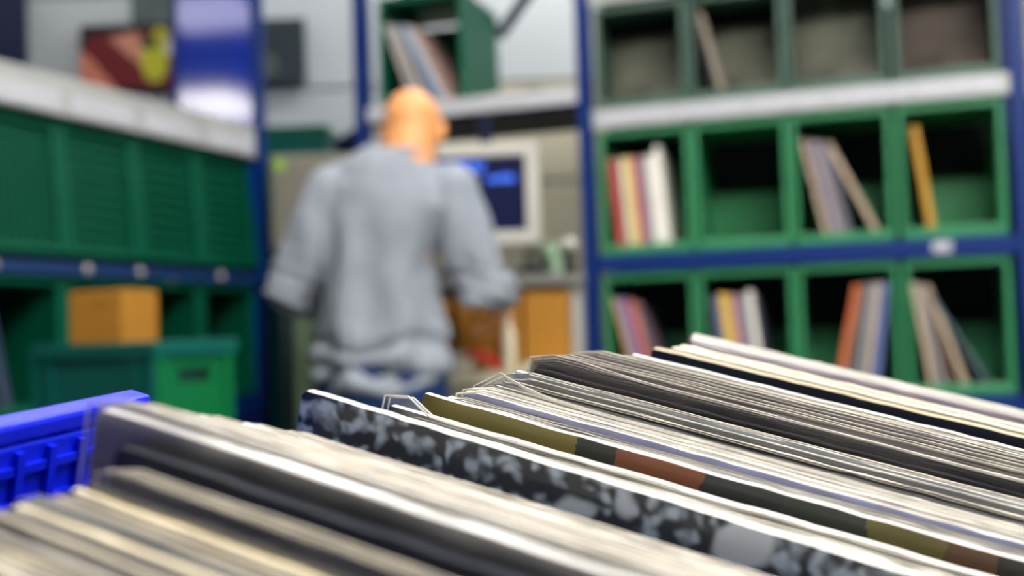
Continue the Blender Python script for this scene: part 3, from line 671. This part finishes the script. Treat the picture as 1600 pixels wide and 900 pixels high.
# head: skull, jaw, neck, ears, nose; face turned away and down to the right
hr = Matrix.Rotation(math.radians(-10), 3, 'Z') @ Matrix.Rotation(math.radians(-18), 3, 'X')
H3 = lambda x, y, z: headc + hr @ Vector((x, y, z))
b.ball(H3(0, -0.005, 0.018), (0.077, 0.095, 0.088), 22, rot=hr)
b.ball(H3(0, 0.025, -0.035), (0.063, 0.070, 0.078), 20, rot=hr)
b.ball(H3(0, 0.055, -0.085), (0.036, 0.034, 0.026), 14, rot=hr)
b.tube([neck - Vector((0, 0, 0.06)), neck + Vector((0, 0.0, 0.0)), H3(0, -0.018, -0.07), H3(0, -0.02, -0.02), H3(0, -0.012, 0.02)], [(0.088, 0.075), (0.071, 0.068), (0.068, 0.068), (0.070, 0.070), (0.06, 0.06)], 20)
for sd in (-1, 1):
    b.ball(H3(sd*0.081, 0.004, -0.010), (0.010, 0.019, 0.032), 12, rot=hr @ Matrix.Rotation(sd*0.25, 3, 'Z'))
    b.ball(H3(sd*0.032, 0.078, 0.012), (0.022, 0.012, 0.008), 10, rot=hr)
b.tube([H3(0, 0.088, 0.010), H3(0, 0.108, -0.022), H3(0, 0.098, -0.034)], [0.008, 0.014, 0.010], 10)
b.ball(H3(0, 0.088, -0.060), (0.022, 0.010, 0.009), 10, rot=hr)
# trunk, arms, legs under the clothes
b.tube([neck - Vector((0,0,0.02)), (shL+shR)/2 - Vector((0,0,0.05)), hipc + Vector((0,0,0.22)), hipc + Vector((0,0,-0.06))], [(0.07,0.07),(0.125,0.09),(0.115,0.085),(0.14,0.10)], 24)
for S_, E_, W_ in ((shL, elL, wrL), (shR, elR, wrR)):
    b.tube([S_, (S_+E_)/2, E_, (E_+W_)/2, W_], [0.048, 0.040, 0.034, 0.032, 0.025], 14); b.ball(S_, 0.048); b.ball(E_, 0.035)
for hp, fx in ((hipL, -0.115), (hipR, 0.115)):
    kn = Vector((hp.x*0.6+fx*0.45, 0.02, 0.49)); an = Vector((fx, -0.02, 0.09))
    b.tube([hp+Vector((0,0,0.05)), (hp+kn)/2, kn, kn*0.55+an*0.45+Vector((0,-0.012,0)), an, Vector((fx, -0.02, 0.04))], [0.078, 0.066, 0.046, 0.040, 0.032, 0.034], 16)
hand(b, wrL, (0.45, 0.3, -0.75), (-0.6, 0.4, -0.2), 1)
hand(b, wrR, (-0.25, 0.25, -0.9), (0.8, 0.3, -0.1), -1)
remesh(b, 'body', 0.0055, [M['skin']], man, 3)
for sd in (-1, 1):
    MB().ball(H3(sd*0.031, 0.088, 0.000), (0.012, 0.009, 0.007), 12, rot=hr).build('eye', M['eye'], man, smooth=True)
MB().ball(H3(0, 0.0935, -0.060), (0.020, 0.007, 0.005), 12, rot=hr).build('mouth', M['lip'], man, smooth=True)
# sweater
b = MB()
secs = [(240, 632, 44, 0.072), (250, 630, 64, 0.088), (276, 619, 98, 0.105), (310, 613, 110, 0.125), (350, 602, 93, 0.130), (400, 594, 90, 0.128), (460, 594, 95, 0.128), (520, 597, 106, 0.132),
        (570, 600, 111, 0.138), (603, 604, 112, 0.138), (618, 608, 108, 0.134)]
ps = []; rs = []
for yy, cx, hw_, dpt in secs:
    ps.append(J(cx, yy, 3.0)); rs.append((hw_/600*0.985, dpt))
b.tube(ps, rs, 36, flat=(1, 0, 0))
for S_, E_, W_, sg in ((shL, elL, wrL, -1), (shR, elR, wrR, 1)):
    Wc = W_ + (E_-W_)*0.10
    b.tube([S_ + Vector((-sg*0.06, 0, 0.012)), S_, S_*0.65+E_*0.35, S_*0.3+E_*0.7, E_, E_*0.6+Wc*0.4, Wc], [0.062, 0.074, 0.072, 0.066, 0.057, 0.058, 0.044], 20)
    b.ball(S_, 0.074, 18); b.ball(E_, 0.057, 16)
zh = J(600, 610, 3.0).z
def folds(c):
    d = 0.011*noise.noise(Vector((c.x*15, c.y*15, c.z*4.0))) + 0.003*noise.noise(Vector((c.x*40, c.y*40, c.z*14+5)))
    k = max(0.0, 1 - (c.z-zh)/0.17)
    d += 0.012*math.sin(c.x*50+3*noise.noise(Vector((c.x*5, 0, c.z*5))))*max(0, min(1, (c.z-zh)/0.1))*max(0, min(1, (0.5-(c.z-zh))/0.2))
    zc_ = zh + 0.115 + 0.02*math.sin(c.x*22) ; d -= 0.018*math.exp(-((c.z-zc_)/0.014)**2)
    zc_ = zh + 0.055 - 0.12*(c.x+0.05) ; d -= 0.014*math.exp(-((c.z-zc_)/0.012)**2)
    d += k*0.034*noise.noise(Vector((c.x*9+c.z*8, c.y*9, c.z*20)))
    # creases at the elbows
    for E_ in (elL, elR):
        r = (c-E_).length
        if r < 0.14: d += (1-r/0.14)*0.008*math.sin(c.z*150+c.x*60)
    return d
sw = remesh(b, 'sweater', 0.009, [M['knit']], man, 6, folds)
xh = J(548, 600, 3.0).x
for v in sw.data.vertices:                  # the hem rides up at the left hip
    k = max(0.0, min(1.0, (zh+0.07-v.co.z)/0.08)); v.co.z += 0.055*k*math.exp(-((v.co.x-xh)/0.065)**2)
# collar and cuffs
nb_ = J(632, 249, 2.99)
cm = MB(); n = 28; R1, R2 = 0.066, 0.005; vs = []; fs = []
for i in range(n):
    a = 2*math.pi*i/n
    for j in range(8):
        q = 2*math.pi*j/8; rr_ = R1 + R2*math.cos(q)
        vs.append(nb_ + Vector((rr_*math.cos(a), rr_*math.sin(a)*0.95, R2*1.6*math.sin(q) - 0.018*math.sin(a))))
for i in range(n):
    for j in range(8): fs.append((i*8+j, ((i+1)%n)*8+j, ((i+1)%n)*8+(j+1)%8, i*8+(j+1)%8))
cm.add(vs, fs).build('collar', M['knit'], man, smooth=True)
for W_, E_ in ((wrL, elL), (wrR, elR)):
    d_ = (W_-E_).normalized(); Wc = W_ - d_*0.028
    MB().tube([Wc - d_*0.025, Wc, Wc + d_*0.018], [0.042, 0.040, 0.036], 20).build('cuff', M['knit'], man, smooth=True)
# jeans and shoes
b = MB()
b.tube([hipc + Vector((0,0,0.07)), hipc, hipc + Vector((0,0.0,-0.09))], [(0.158,0.115),(0.168,0.125),(0.172,0.125)], 28, flat=(1,0,0))
for hp, fx in ((hipL, -0.115), (hipR, 0.115)):
    kn = Vector((hp.x*0.6+fx*0.45, 0.02, 0.49)); an = Vector((fx, -0.02, 0.075))
    b.tube([hp+Vector((0,0,0.02)), hp*0.5+kn*0.5, kn, kn*0.5+an*0.5+Vector((0,-0.01,0)), an], [0.098, 0.088, 0.070, 0.064, 0.060], 20)
remesh(b, 'jeans', 0.011, [M['denim']], man, 4, lambda c: 0.006*noise.noise(Vector((c.x*14, c.y*14, c.z*18))))
for fx in (-0.115, 0.115):
    b = MB(); F_ = Vector((fx, -0.02, 0))
    b.tube([F_+Vector((0,-0.075,0.045)), F_+Vector((0,-0.02,0.055)), F_+Vector((0,0.06,0.05)), F_+Vector((0.0,0.15,0.036)), F_+Vector((0,0.19,0.03))], [(0.030,0.035),(0.038,0.045),(0.043,0.036),(0.045,0.026),(0.028,0.018)], 18, flat=(1,0,0))
    sh_ = remesh(b, 'shoe', 0.008, [M['shoe']], man, 3)
    MB().prism([(-0.04,0),(0.04,0),(0.042,0.018),(-0.042,0.018)], -0.10, 0.19).build('sole', M['black'], sh_, bevel=0.006).location = F_


# ------------------------------------------------------------------ foreground: records in blue crates on a sloping stand
ca, cb, cr = 0.42, 0.285, 0.09
E1 = Vector((1, -ca, -cb)).normalized(); E2 = Vector((ca, 1, 0)).normalized(); E2.z = cr
E2 = (E2 - E1*E1.dot(E2)).normalized(); E3 = E1.cross(E2)
OO = at(665, 612, 0.47)
FL = -0.335; FLA = -0.312                                   # crate floor height in the crate frame
def TM(u, v, w): 
    p = OO + E1*u + E2*v + E3*w
    return Matrix(((E1.x, E2.x, E3.x, p.x), (E1.y, E2.y, E3.y, p.y), (E1.z, E2.z, E3.z, p.z), (0, 0, 0, 1)))
def corner(px, py, v):
    d = at(px, py, 1.0) - CAMP; t = (v - (CAMP-OO).dot(E2))/d.dot(E2); q = CAMP + d*t - OO
    return q.dot(E1), q.dot(E3)
def crate_box(v0, v1, wt_end, wt_side, m, label, FL=FL, name='record_crate'):
    t = thing(name, label, 'crate', mw=TM(-0.092, v0, FL-0.012), group=None)
    D_ = v1-v0; L_ = 0.092+0.345; he = wt_end-FL+0.012; hsd = wt_side-FL+0.012
    MB().box(0, L_, 0, D_, 0, 0.011).build('base', m, t, bevel=0.002)
    for k, x in enumerate((0, L_-0.010)):
        h_ = he if k == 0 else hsd
        e = MB().box(x, x+0.010, 0.0, D_, 0.0112, h_-0.008); wl = e.build('end_wall', m, t, bevel=0.001)
        MB().box(x-0.001 if k == 0 else x, x+0.010 if k == 0 else x+0.011, 0.0, D_, h_-0.0078, h_).build('rim', m, t, bevel=0.002)
        if k: continue
        xr = (x+0.0101, x+0.0118)
        for j in range(20):
            zz = h_-0.018-j*0.0125
            if zz > 0.02: MB().box(xr[0], xr[1], 0.006, D_-0.006, zz, zz+0.003).build('cross_rib', m, wl)
        nv = int(D_/0.014)
        for j in range(nv+1):
            yy = 0.004 + j*(D_-0.014)/nv
            MB().box(xr[0], xr[1]+0.0008, yy, yy+0.003, 0.0114, h_-0.010).build('upright_rib', m, wl)
    for k, y in enumerate((0, D_-0.006)):
        MB().box(0.0105, L_-0.0105, y, y+0.006, 0.0112, hsd).build('side_wall', m, t, bevel=0.001)
    return t
crate_box(-0.40, -0.066, -0.012, -0.05, M['blue_plastic'], 'bright blue plastic crate with ribbed end wall holding the nearest records', FLA)
crate_box(-0.064, 0.345, -0.10, -0.10, M['blue_plastic'], 'low blue crate hidden under the far foreground records')
# sloping stand
st = thing('display_stand', 'sloping wooden stand under the blue record crates in the foreground', 'stand', (OO.x, OO.y, 0))
o = MB().box(-0.13, 0.40, -0.42, 0.40, FL-0.036, FL-0.0125).build('sloping_board', M['desk'], None, bevel=0.003); o.parent = st; o.matrix_parent_inverse = Matrix.Translation(-Vector((OO.x, OO.y, 0))); o.matrix_world = TM(0,0,0)
o.matrix_local = Matrix.Translation(-Vector((OO.x, OO.y, 0))) @ TM(0, 0, 0); o.matrix_parent_inverse = Matrix()
o = MB().box(0.365, 0.385, -0.42, 0.40, FL-0.012, FL+0.04).build('stop_ledge', M['desk'], None, bevel=0.003); o.parent = st
o.matrix_local = Matrix.Translation(-Vector((OO.x, OO.y, 0))) @ TM(0, 0, 0)
for uu in (-0.10, 0.37):
    for vv in (-0.39, 0.37):
        p = TM(uu, vv, FL-0.037).translation - Vector((OO.x, OO.y, 0))
        MB().box(p.x-0.02, p.x+0.02, p.y-0.02, p.y+0.02, 0, p.z-0.004).build('leg', M['desk'], st, bevel=0.002)

M['matt_navy'] = mat('navy_print_and_gap_shade', (14, 26, 48), 0.6)  # cover print; elsewhere painted shade in gaps between records
M['cells'] = bpy.data.materials.new('black_white_cell_print'); m = M['cells']; m.use_nodes = True
nt = m.node_tree; N = nt.nodes; L = nt.links; pb = N['Principled BSDF']; pb.inputs['Roughness'].default_value = 0.4; pb.inputs['Coat Weight'].default_value = 0.3
tc = N.new('ShaderNodeTexCoord'); vo = N.new('ShaderNodeTexVoronoi'); vo.feature = 'SMOOTH_F1'; vo.inputs['Scale'].default_value = 190
nz = N.new('ShaderNodeTexNoise'); nz.inputs['Scale'].default_value = 90; L.new(tc.outputs['Object'], nz.inputs['Vector'])
mxv = N.new('ShaderNodeMix'); mxv.data_type = 'VECTOR'; mxv.inputs['Factor'].default_value = 0.012
L.new(tc.outputs['Object'], mxv.inputs['A']); L.new(nz.outputs['Color'], mxv.inputs['B']); L.new(mxv.outputs['Result'], vo.inputs['Vector'])
cr_ = N.new('ShaderNodeValToRGB'); cr_.color_ramp.elements[0].position = 0.22; cr_.color_ramp.elements[0].color = (*lin((168, 184, 206)), 1)
cr_.color_ramp.elements[1].position = 0.50; cr_.color_ramp.elements[1].color = (*lin((16, 30, 48)), 1)
L.new(vo.outputs['Distance'], cr_.inputs[0])
n2 = N.new('ShaderNodeTexNoise'); n2.inputs['Scale'].default_value = 22; L.new(tc.outputs['Object'], n2.inputs['Vector'])
rp = N.new('ShaderNodeValToRGB'); rp.color_ramp.elements[0].position = 0.60; rp.color_ramp.elements[1].position = 0.63; L.new(n2.outputs['Fac'], rp.inputs[0])
mc = N.new('ShaderNodeMix'); mc.data_type = 'RGBA'; L.new(rp.outputs[0], mc.inputs['Factor']); L.new(cr_.outputs[0], mc.inputs['A']); mc.inputs['B'].default_value = (*lin((186, 196, 212)), 1)
L.new(mc.outputs['Result'], pb.inputs['Base Color'])

def band_mat(name, stops):
    m = bpy.data.materials.new(name); m.use_nodes = True; nt = m.node_tree; N = nt.nodes; L = nt.links; pb = N['Principled BSDF']
    pb.inputs['Roughness'].default_value = 0.4; pb.inputs['Coat Weight'].default_value = 0.2
    tc = N.new('ShaderNodeTexCoord'); sx = N.new('ShaderNodeSeparateXYZ'); L.new(tc.outputs['Object'], sx.inputs[0])
    nz = N.new('ShaderNodeTexNoise'); nz.inputs['Scale'].default_value = 250; L.new(tc.outputs['Object'], nz.inputs['Vector'])
    ml = N.new('ShaderNodeMath'); ml.operation = 'MULTIPLY_ADD'; ml.inputs[1].default_value = 0.006; L.new(nz.outputs['Fac'], ml.inputs[0]); L.new(sx.outputs['X'], ml.inputs[2])
    mr = N.new('ShaderNodeMath'); mr.operation = 'DIVIDE'; mr.inputs[1].default_value = 0.33; L.new(ml.outputs[0], mr.inputs[0])
    r = N.new('ShaderNodeValToRGB'); r.color_ramp.interpolation = 'CONSTANT'; L.new(mr.outputs[0], r.inputs[0])
    els = r.color_ramp.elements; els.remove(els[1])
    for i, (x, c) in enumerate(stops):
        e = els[0] if i == 0 else els.new(x/0.33)
        e.position = x/0.33; e.color = (*lin(c), 1)
    L.new(r.outputs[0], pb.inputs['Base Color']); return m
M['goldband'] = band_mat('gold_banded_print', [(0, (124, 112, 42)), (0.070, (26, 32, 30)), (0.087, (132, 70, 28)), (0.120, (24, 32, 36)), (0.150, (30, 42, 36)), (0.180, (104, 98, 40)), (0.205, (96, 62, 30)), (0.222, (30, 26, 28)), (0.27, (100, 96, 44))])

NREC = [0]; FLCUR = [FLA]
def record(u, v, wt, t, face, edge='paper_edge', color=(120,120,120), size=0.315, wear=0.00025, film=None, ext=0.006, prof=None, label='', group=None, tilt=0.0, filmt=0.0006, lean=0.0, FL=None):
    if FL is None: FL = FLCUR[0]
    rnd = random.Random(NREC[0]*13+5); NREC[0] += 1
    S = wt - FL - 0.001
    n = 36
    top = []
    for i in range(n+1):
        x = size*i/n; z = S + (rnd.random()-0.5)*2*wear + 0.00012*noise.noise(Vector((x*14, v*90, 1)))
        if i == 0: z -= 0.0022*(0.4 if v > -0.05 else 1)
        if i == n: z -= 0.0022
        if i == 0: top.append((0, z)); top.append((0.0008 if v > -0.05 else 0.0018, z+(0.0008 if v > -0.05 else 0.0020))); continue
        top.append((x, z))
    poly_ = [(0, 0), (size, 0)] + list(reversed(top))
    nP = len(poly_); b = MB()
    bend = [0.0]*nP
    vs = [(p[0], -t/2, p[1]) for p in poly_] + [(p[0], t/2, p[1]) for p in poly_]
    b.v = [tuple(q) for q in vs]
    b.f = [tuple(range(nP)), tuple(reversed(range(nP, 2*nP)))]; b.m = [0, 0]
    # top edge built as a rounded paper ridge
    for i in range(nP):
        j = (i+1) % nP
        b.f.append((j, i, nP+i, nP+j)); b.m.append(1)
    o = b.build('record_sleeve', [M[face], M[edge]], bevel=0.0, color=color)
    o.matrix_world = TM(u, v, FL+0.0008) @ Matrix.Rotation(tilt, 4, 'Y') @ Matrix.Rotation(lean, 4, 'X')
    if tilt > 0: o.matrix_world = o.matrix_world @ Matrix.Translation((0, 0, size*math.sin(tilt)))
    tag(o, label, 'record', group)
    if film:
        q = MB(); nu, nw = 30, 6; Wd = size+0.006; x0 = -0.003
        for side in (-1, 1):
            e_ = ext*(0.75 if side > 0 else 1.0); vs = []
            for j in range(nw+1):
                for i in range(nu+1):
                    x = x0 + Wd*i/nu
                    d = 0.0; 
                    if prof:
                        for (xa, da), (xb, db) in zip(prof[:-1], prof[1:]):
                            if xa <= x-x0 <= xb: d = da + (db-da)*(x-x0-xa)/max(1e-6, xb-xa)
                    elif i == 0: d = -0.003
                    ztop = S + e_ + d + 0.0005*noise.noise(Vector((x*25, v*50+side, 3)))
                    zb = S - 0.030
                    z = zb + (ztop-zb)*(j/nw)
                    over = max(0.0, (z-S+0.002)/0.012)
                    y = side*(t/2+0.0005) + 0.0009*over*noise.noise(Vector((x*22, z*40, v*70+side*3))) + 0.0005*noise.noise(Vector((x*90, z*110, v*33+side)))*side
                    if abs(y) < t/2+0.0003 and z < S: y = side*(t/2+0.0003)
                    vs.append((x, y, z))
            fs = [(j*(nu+1)+i, j*(nu+1)+i+1, (j+1)*(nu+1)+i+1, (j+1)*(nu+1)+i) for j in range(nw) for i in range(nu)]
            q.add(vs, fs, 0)
            # pale rim carrying the edge highlight in its colour, along the top and the left edge
            top_ = [Vector(vs[nw*(nu+1)+i]) for i in range(nu+1)]; lf = [Vector(vs[j*(nu+1)]) for j in range(nw+1)]
            for line, dv in ((top_, Vector((0,0,-1))), (lf, Vector((1,0,0)))):
                rv = []
                for p in line: rv += [p + Vector((0,-filmt*0.5,0)), p + Vector((0,filmt*0.5,0)), p + dv*filmt*1.2]
                rf = []
                for i in range(len(line)-1):
                    a_ = i*3; c_ = a_+3
                    for k in range(3): rf.append((a_+k, a_+(k+1)%3, c_+(k+1)%3, c_+k))
                q.add(rv, rf, 1)
        pf = q.build('plastic_cover', [M[film], M['film_edge_glint']], o, smooth=True)
        pf.color = o.color
    return o

def pack(v0, v1, n, c0, c1, t, faces, edges, colors, label, group, film=None, ext=0.004, jit=0.0012, ju=0.002, rel=None, filmevery=1):
    (u0_, w0_), (u1_, w1_) = c0, c1; rnd = random.Random(int(abs(v0)*9999)+n)
    for k in range(n):
        f_ = k/max(1, n-1); v = v0 + (v1-v0)*f_
        u = u0_ + (u1_-u0_)*f_ + rnd.uniform(-ju, ju); w = w0_ + (w1_-w0_)*f_ + rnd.uniform(-jit, jit)
        nth = ['first', 'second', 'third', 'fourth', 'fifth', 'sixth', 'seventh', 'eighth', 'ninth', 'tenth', 'eleventh', 'twelfth', 'thirteenth', 'fourteenth', 'fifteenth', 'sixteenth', 'seventeenth', 'eighteenth', 'nineteenth']
        lb_ = f'{nth[k]} from the front of {label}' if n < 20 else label
        record(u, v, w, t*rnd.uniform(0.8, 1.0), faces[k % len(faces)], edges[k % len(edges)], colors[k % len(colors)], label=lb_, group=group,
               film=film if film and k % filmevery == 0 else None, ext=ext*rnd.uniform(0.5, 1.3))
G1 = [(92, 92, 90), (150, 142, 126), (70, 74, 78), (126, 122, 112), (176, 168, 150), (60, 64, 70)]
# nearest dense pack; its dim light is put into darker edge colours
pack(-0.385, -0.188, 70, (-0.020, 0.004), corner(140, 756, -0.188), 0.0027, ['sleeve'], ['dulled_edge', 'dark_edge', 'dulled_edge', 'dulled_edge', 'dark_edge', 'tan_edge', 'dark_edge'], G1,
     'thin grey-beige record in the dense nearest pack at the bottom left', 'nearest dense record pack', jit=0.0009, ju=0.004)
u_, w_ = corner(175, 732, -0.183)
record(u_, -0.183, w_, 0.003, 'sleeve', 'dulled_edge', (110, 118, 128), label='grey sleeve in hazy plastic directly before the dark navy record', film='film_dusty', ext=0.002)
uD, wD = corner(190, 692, -0.176)
record(uD, -0.176, wD, 0.004, 'matt_navy', 'dark_edge', (30, 40, 62), label='dark navy record whose bare face shows above the nearest dense pack')
u_, w_ = corner(163, 612, -0.168)
record(u_, -0.168, w_-0.004, 0.004, 'sleeve', 'paper_edge', (190, 192, 190), label='blurred pale sleeve sticking up highest beside the blue crate wall', film='film_dusty', ext=0.004)
pack(-0.162, -0.075, 19, corner(195, 628, -0.162), corner(440, 671, -0.075), 0.0040, ['sleeve'], ['paper_edge', 'paper_edge', 'dulled_edge'], [(210, 208, 202), (190, 190, 190), (220, 216, 206)],
     'the blurred pale records before the patterned cover', 'blurred pale records before the patterned cover', film='film', ext=0.0012, jit=0.0006)
# patterned cover
FLCUR[0] = FL
u_, w_ = corner(475, 605, -0.060)
record(u_-0.004, -0.059, w_-0.0040, 0.004, 'cells', 'paper_edge', (230, 230, 230), label='record with black-and-white cell pattern and worn white top edge', tilt=math.radians(0.7), film=None)
# white pack up to the gold strip
pack(-0.054, -0.0245, 8, corner(540, 660, -0.054), corner(620, 646, -0.0245), 0.0040, ['sleeve'], ['paper_edge'], [(214, 208, 196), (226, 222, 212), (180, 176, 168)],
     'the tight white-edged records behind the patterned cover', 'white-edged records behind the patterned cover', film='film', ext=0.0008, jit=0.0005, ju=0.001)
for k, (px, py, v) in enumerate(((646, 642, -0.0162), (652, 644, -0.0120))):
    u_, w_ = corner(px, py, v)
    record(u_, v, w_, 0.0034, 'sleeve', 'paper_edge', (220, 218, 210), label=['white-edged record just behind the short dark one', 'white-edged record just before the dark teal one'][k])
u_, w_ = corner(612, 631, -0.0203)
record(u_, -0.0203, w_, 0.0035, 'sleeve', 'paper_edge', (26, 28, 32), label='short dark record with rounded white edge left of the gold one', film='film', ext=0.0055, prof=[(0, -0.002), (0.003, -0.0015), (0.005, 0.0015), (0.0062, 0.0020), (0.014, -0.001), (0.022, -0.0055), (0.33, -0.0058)])
u_, w_ = corner(664, 652, -0.0065)
record(u_, -0.0068, w_, 0.004, 'sleeve', 'dark_edge', (24, 44, 52), label='dark teal strip directly in front of the gold one', film='film_smoke', ext=0.0006)  # thin dark band in front of the gold cover
u_, w_ = corner(666, 612, 0)
record(u_, -0.0006, w_, 0.0036, 'goldband', 'paper_edge', (230, 230, 230), label='record with olive-gold banded cover and bright worn top edge')
for k, (px, py, v, c, ex) in enumerate(((700, 617, 0.0050, (206, 208, 222), 0.001), (728, 608, 0.0095, (150, 156, 208), 0.0015), (738, 604, 0.0138, (226, 222, 206), 0.002))):
    u_, w_ = corner(px, py, v)
    record(u_, v, w_, 0.0034, 'sleeve', 'paper_edge', c, label=['white record directly behind the gold one', 'pale violet-tinted record second behind the gold one', 'cream record third behind the gold one, under the crumpled plastic'][k], film='film', ext=ex)
u_, w_ = corner(722, 592, 0.0195)
record(u_+0.010, 0.0190, w_-0.0045, 0.003, 'sleeve', 'paper_edge', (206, 200, 182), label='record in clear plastic cover whose corner stands up in a peak', film='film', ext=0.0072,
       prof=[(0, -0.003), (0.002, 0.0005), (0.0105, 0.0050), (0.020, 0.0020), (0.035, 0.0), (0.33, -0.001)])
pack(0.0230, 0.0450, 10, corner(742, 608, 0.023), corner(806, 590, 0.045), 0.0013, ['matt_navy', 'sleeve'], ['paper_edge', 'dark_edge', 'dulled_edge', 'dark_edge'], [(40, 44, 52), (150, 150, 150)],  # dark faces and edges stand in for shade between these records
     'the thin sharp records behind the peaked plastic cover', 'thin sharp records behind the peaked cover', film='film', filmevery=3, ext=0.001, jit=0.0006, ju=0.001)
u_, w_ = corner(806, 578, 0.0490)
record(u_, 0.0490, w_, 0.0034, 'sleeve', 'paper_edge', (220, 232, 246), label='record with gleaming blue-white edge left of the smoky plastic cover', film='film', ext=0.001)
u_, w_ = corner(838, 574, 0.0560)
record(u_, 0.0560, w_, 0.004, 'sleeve', 'dark_edge', (44, 42, 46), label='record in tall smoky plastic cover with a rounded corner', film='film_smoke', ext=0.0078,
       prof=[(0, -0.003), (0.001, -0.0015), (0.003, 0.0), (0.02, 0.0006), (0.05, -0.001), (0.33, -0.003)])
pack(0.062, 0.112, 10, corner(850, 566, 0.062), corner(922, 556, 0.112), 0.0042, ['sleeve'], ['dark_edge', 'dulled_edge', 'dark_edge'], [(120, 110, 112), (150, 140, 138), (84, 80, 88)],
     'the mauve-grey dusty records behind the smoky cover', 'mauve-grey records behind the smoky cover', film='film_dusty', ext=0.005, jit=0.0010)
u_, w_ = corner(930, 549, 0.120)
record(u_, 0.120, w_-0.002, 0.004, 'sleeve', 'paper_edge', (150, 142, 132), label='grey record whose dusty corner rises before the white-tipped one', film='film_dusty', ext=0.002)
pack(0.127, 0.145, 4, corner(945, 556, 0.127), corner(975, 556, 0.145), 0.0040, ['sleeve'], ['paper_edge', 'dark_edge'], [(150, 146, 140), (112, 118, 132)],
     'the grey-blue records left of the white-tipped one', 'grey-blue records left of the white-tipped one', film='film_dusty', ext=0.002, jit=0.0008)
u_, w_ = corner(988, 552, 0.152)
record(u_, 0.152, w_, 0.005, 'sleeve', 'paper_edge', (240, 234, 216), label='cream record with a gleaming white tip before the dark gap')
pack(0.160, 0.182, 4, corner(1000, 560, 0.160), corner(1018, 562, 0.182), 0.0042, ['sleeve'], ['paper_edge'], [(190, 190, 184), (140, 154, 180)],
     'the pale records just before the dark gap', 'pale records before the dark gap', jit=0.0008)
u_, w_ = corner(1032, 552, 0.190)
record(u_, 0.190, w_-0.004, 0.006, 'sleeve', 'dark_edge', (14, 34, 50), label='low record in the gap before the cream pack, coloured dark as its shade')  # dark colour paints in the shade of the gap
for k, (px, py, v, c, tt) in enumerate(((1022, 542, 0.202, (196, 180, 150), 0.007), (1050, 541, 0.212, (204, 202, 184), 0.008), (1062, 538, 0.222, (196, 194, 176), 0.008), (1068, 540, 0.233, (200, 148, 50), 0.008),
                                        (1078, 537, 0.244, (84, 68, 78), 0.009), (1079, 531, 0.256, (130, 122, 128), 0.009), (1079, 527, 0.268, (158, 154, 152), 0.009), (1080, 524, 0.280, (168, 166, 156), 0.009), (1082, 521, 0.292, (152, 150, 144), 0.009))):
    u_, w_ = corner(px, py, v)
    lab_ = ['tan-edged record at the front of the far cream pack', 'thick cream record in the far foreground pack', 'pale cream record before the yellow one in the far foreground pack', 'orange-yellow record in the far foreground pack',
            'dark plum record right behind the orange-yellow one', 'grey-violet record behind the plum one', 'light grey record fourth from the far end of the foreground', 'light cream record second from the far end of the foreground',
            'farthest grey record at the back of the foreground crate'][k]
    record(u_, v, w_, tt, 'matt_navy' if k in (0, 4) else 'spine', 'colored_edge', c, label=lab_)  # front record's navy face stands in for the shaded gap before it
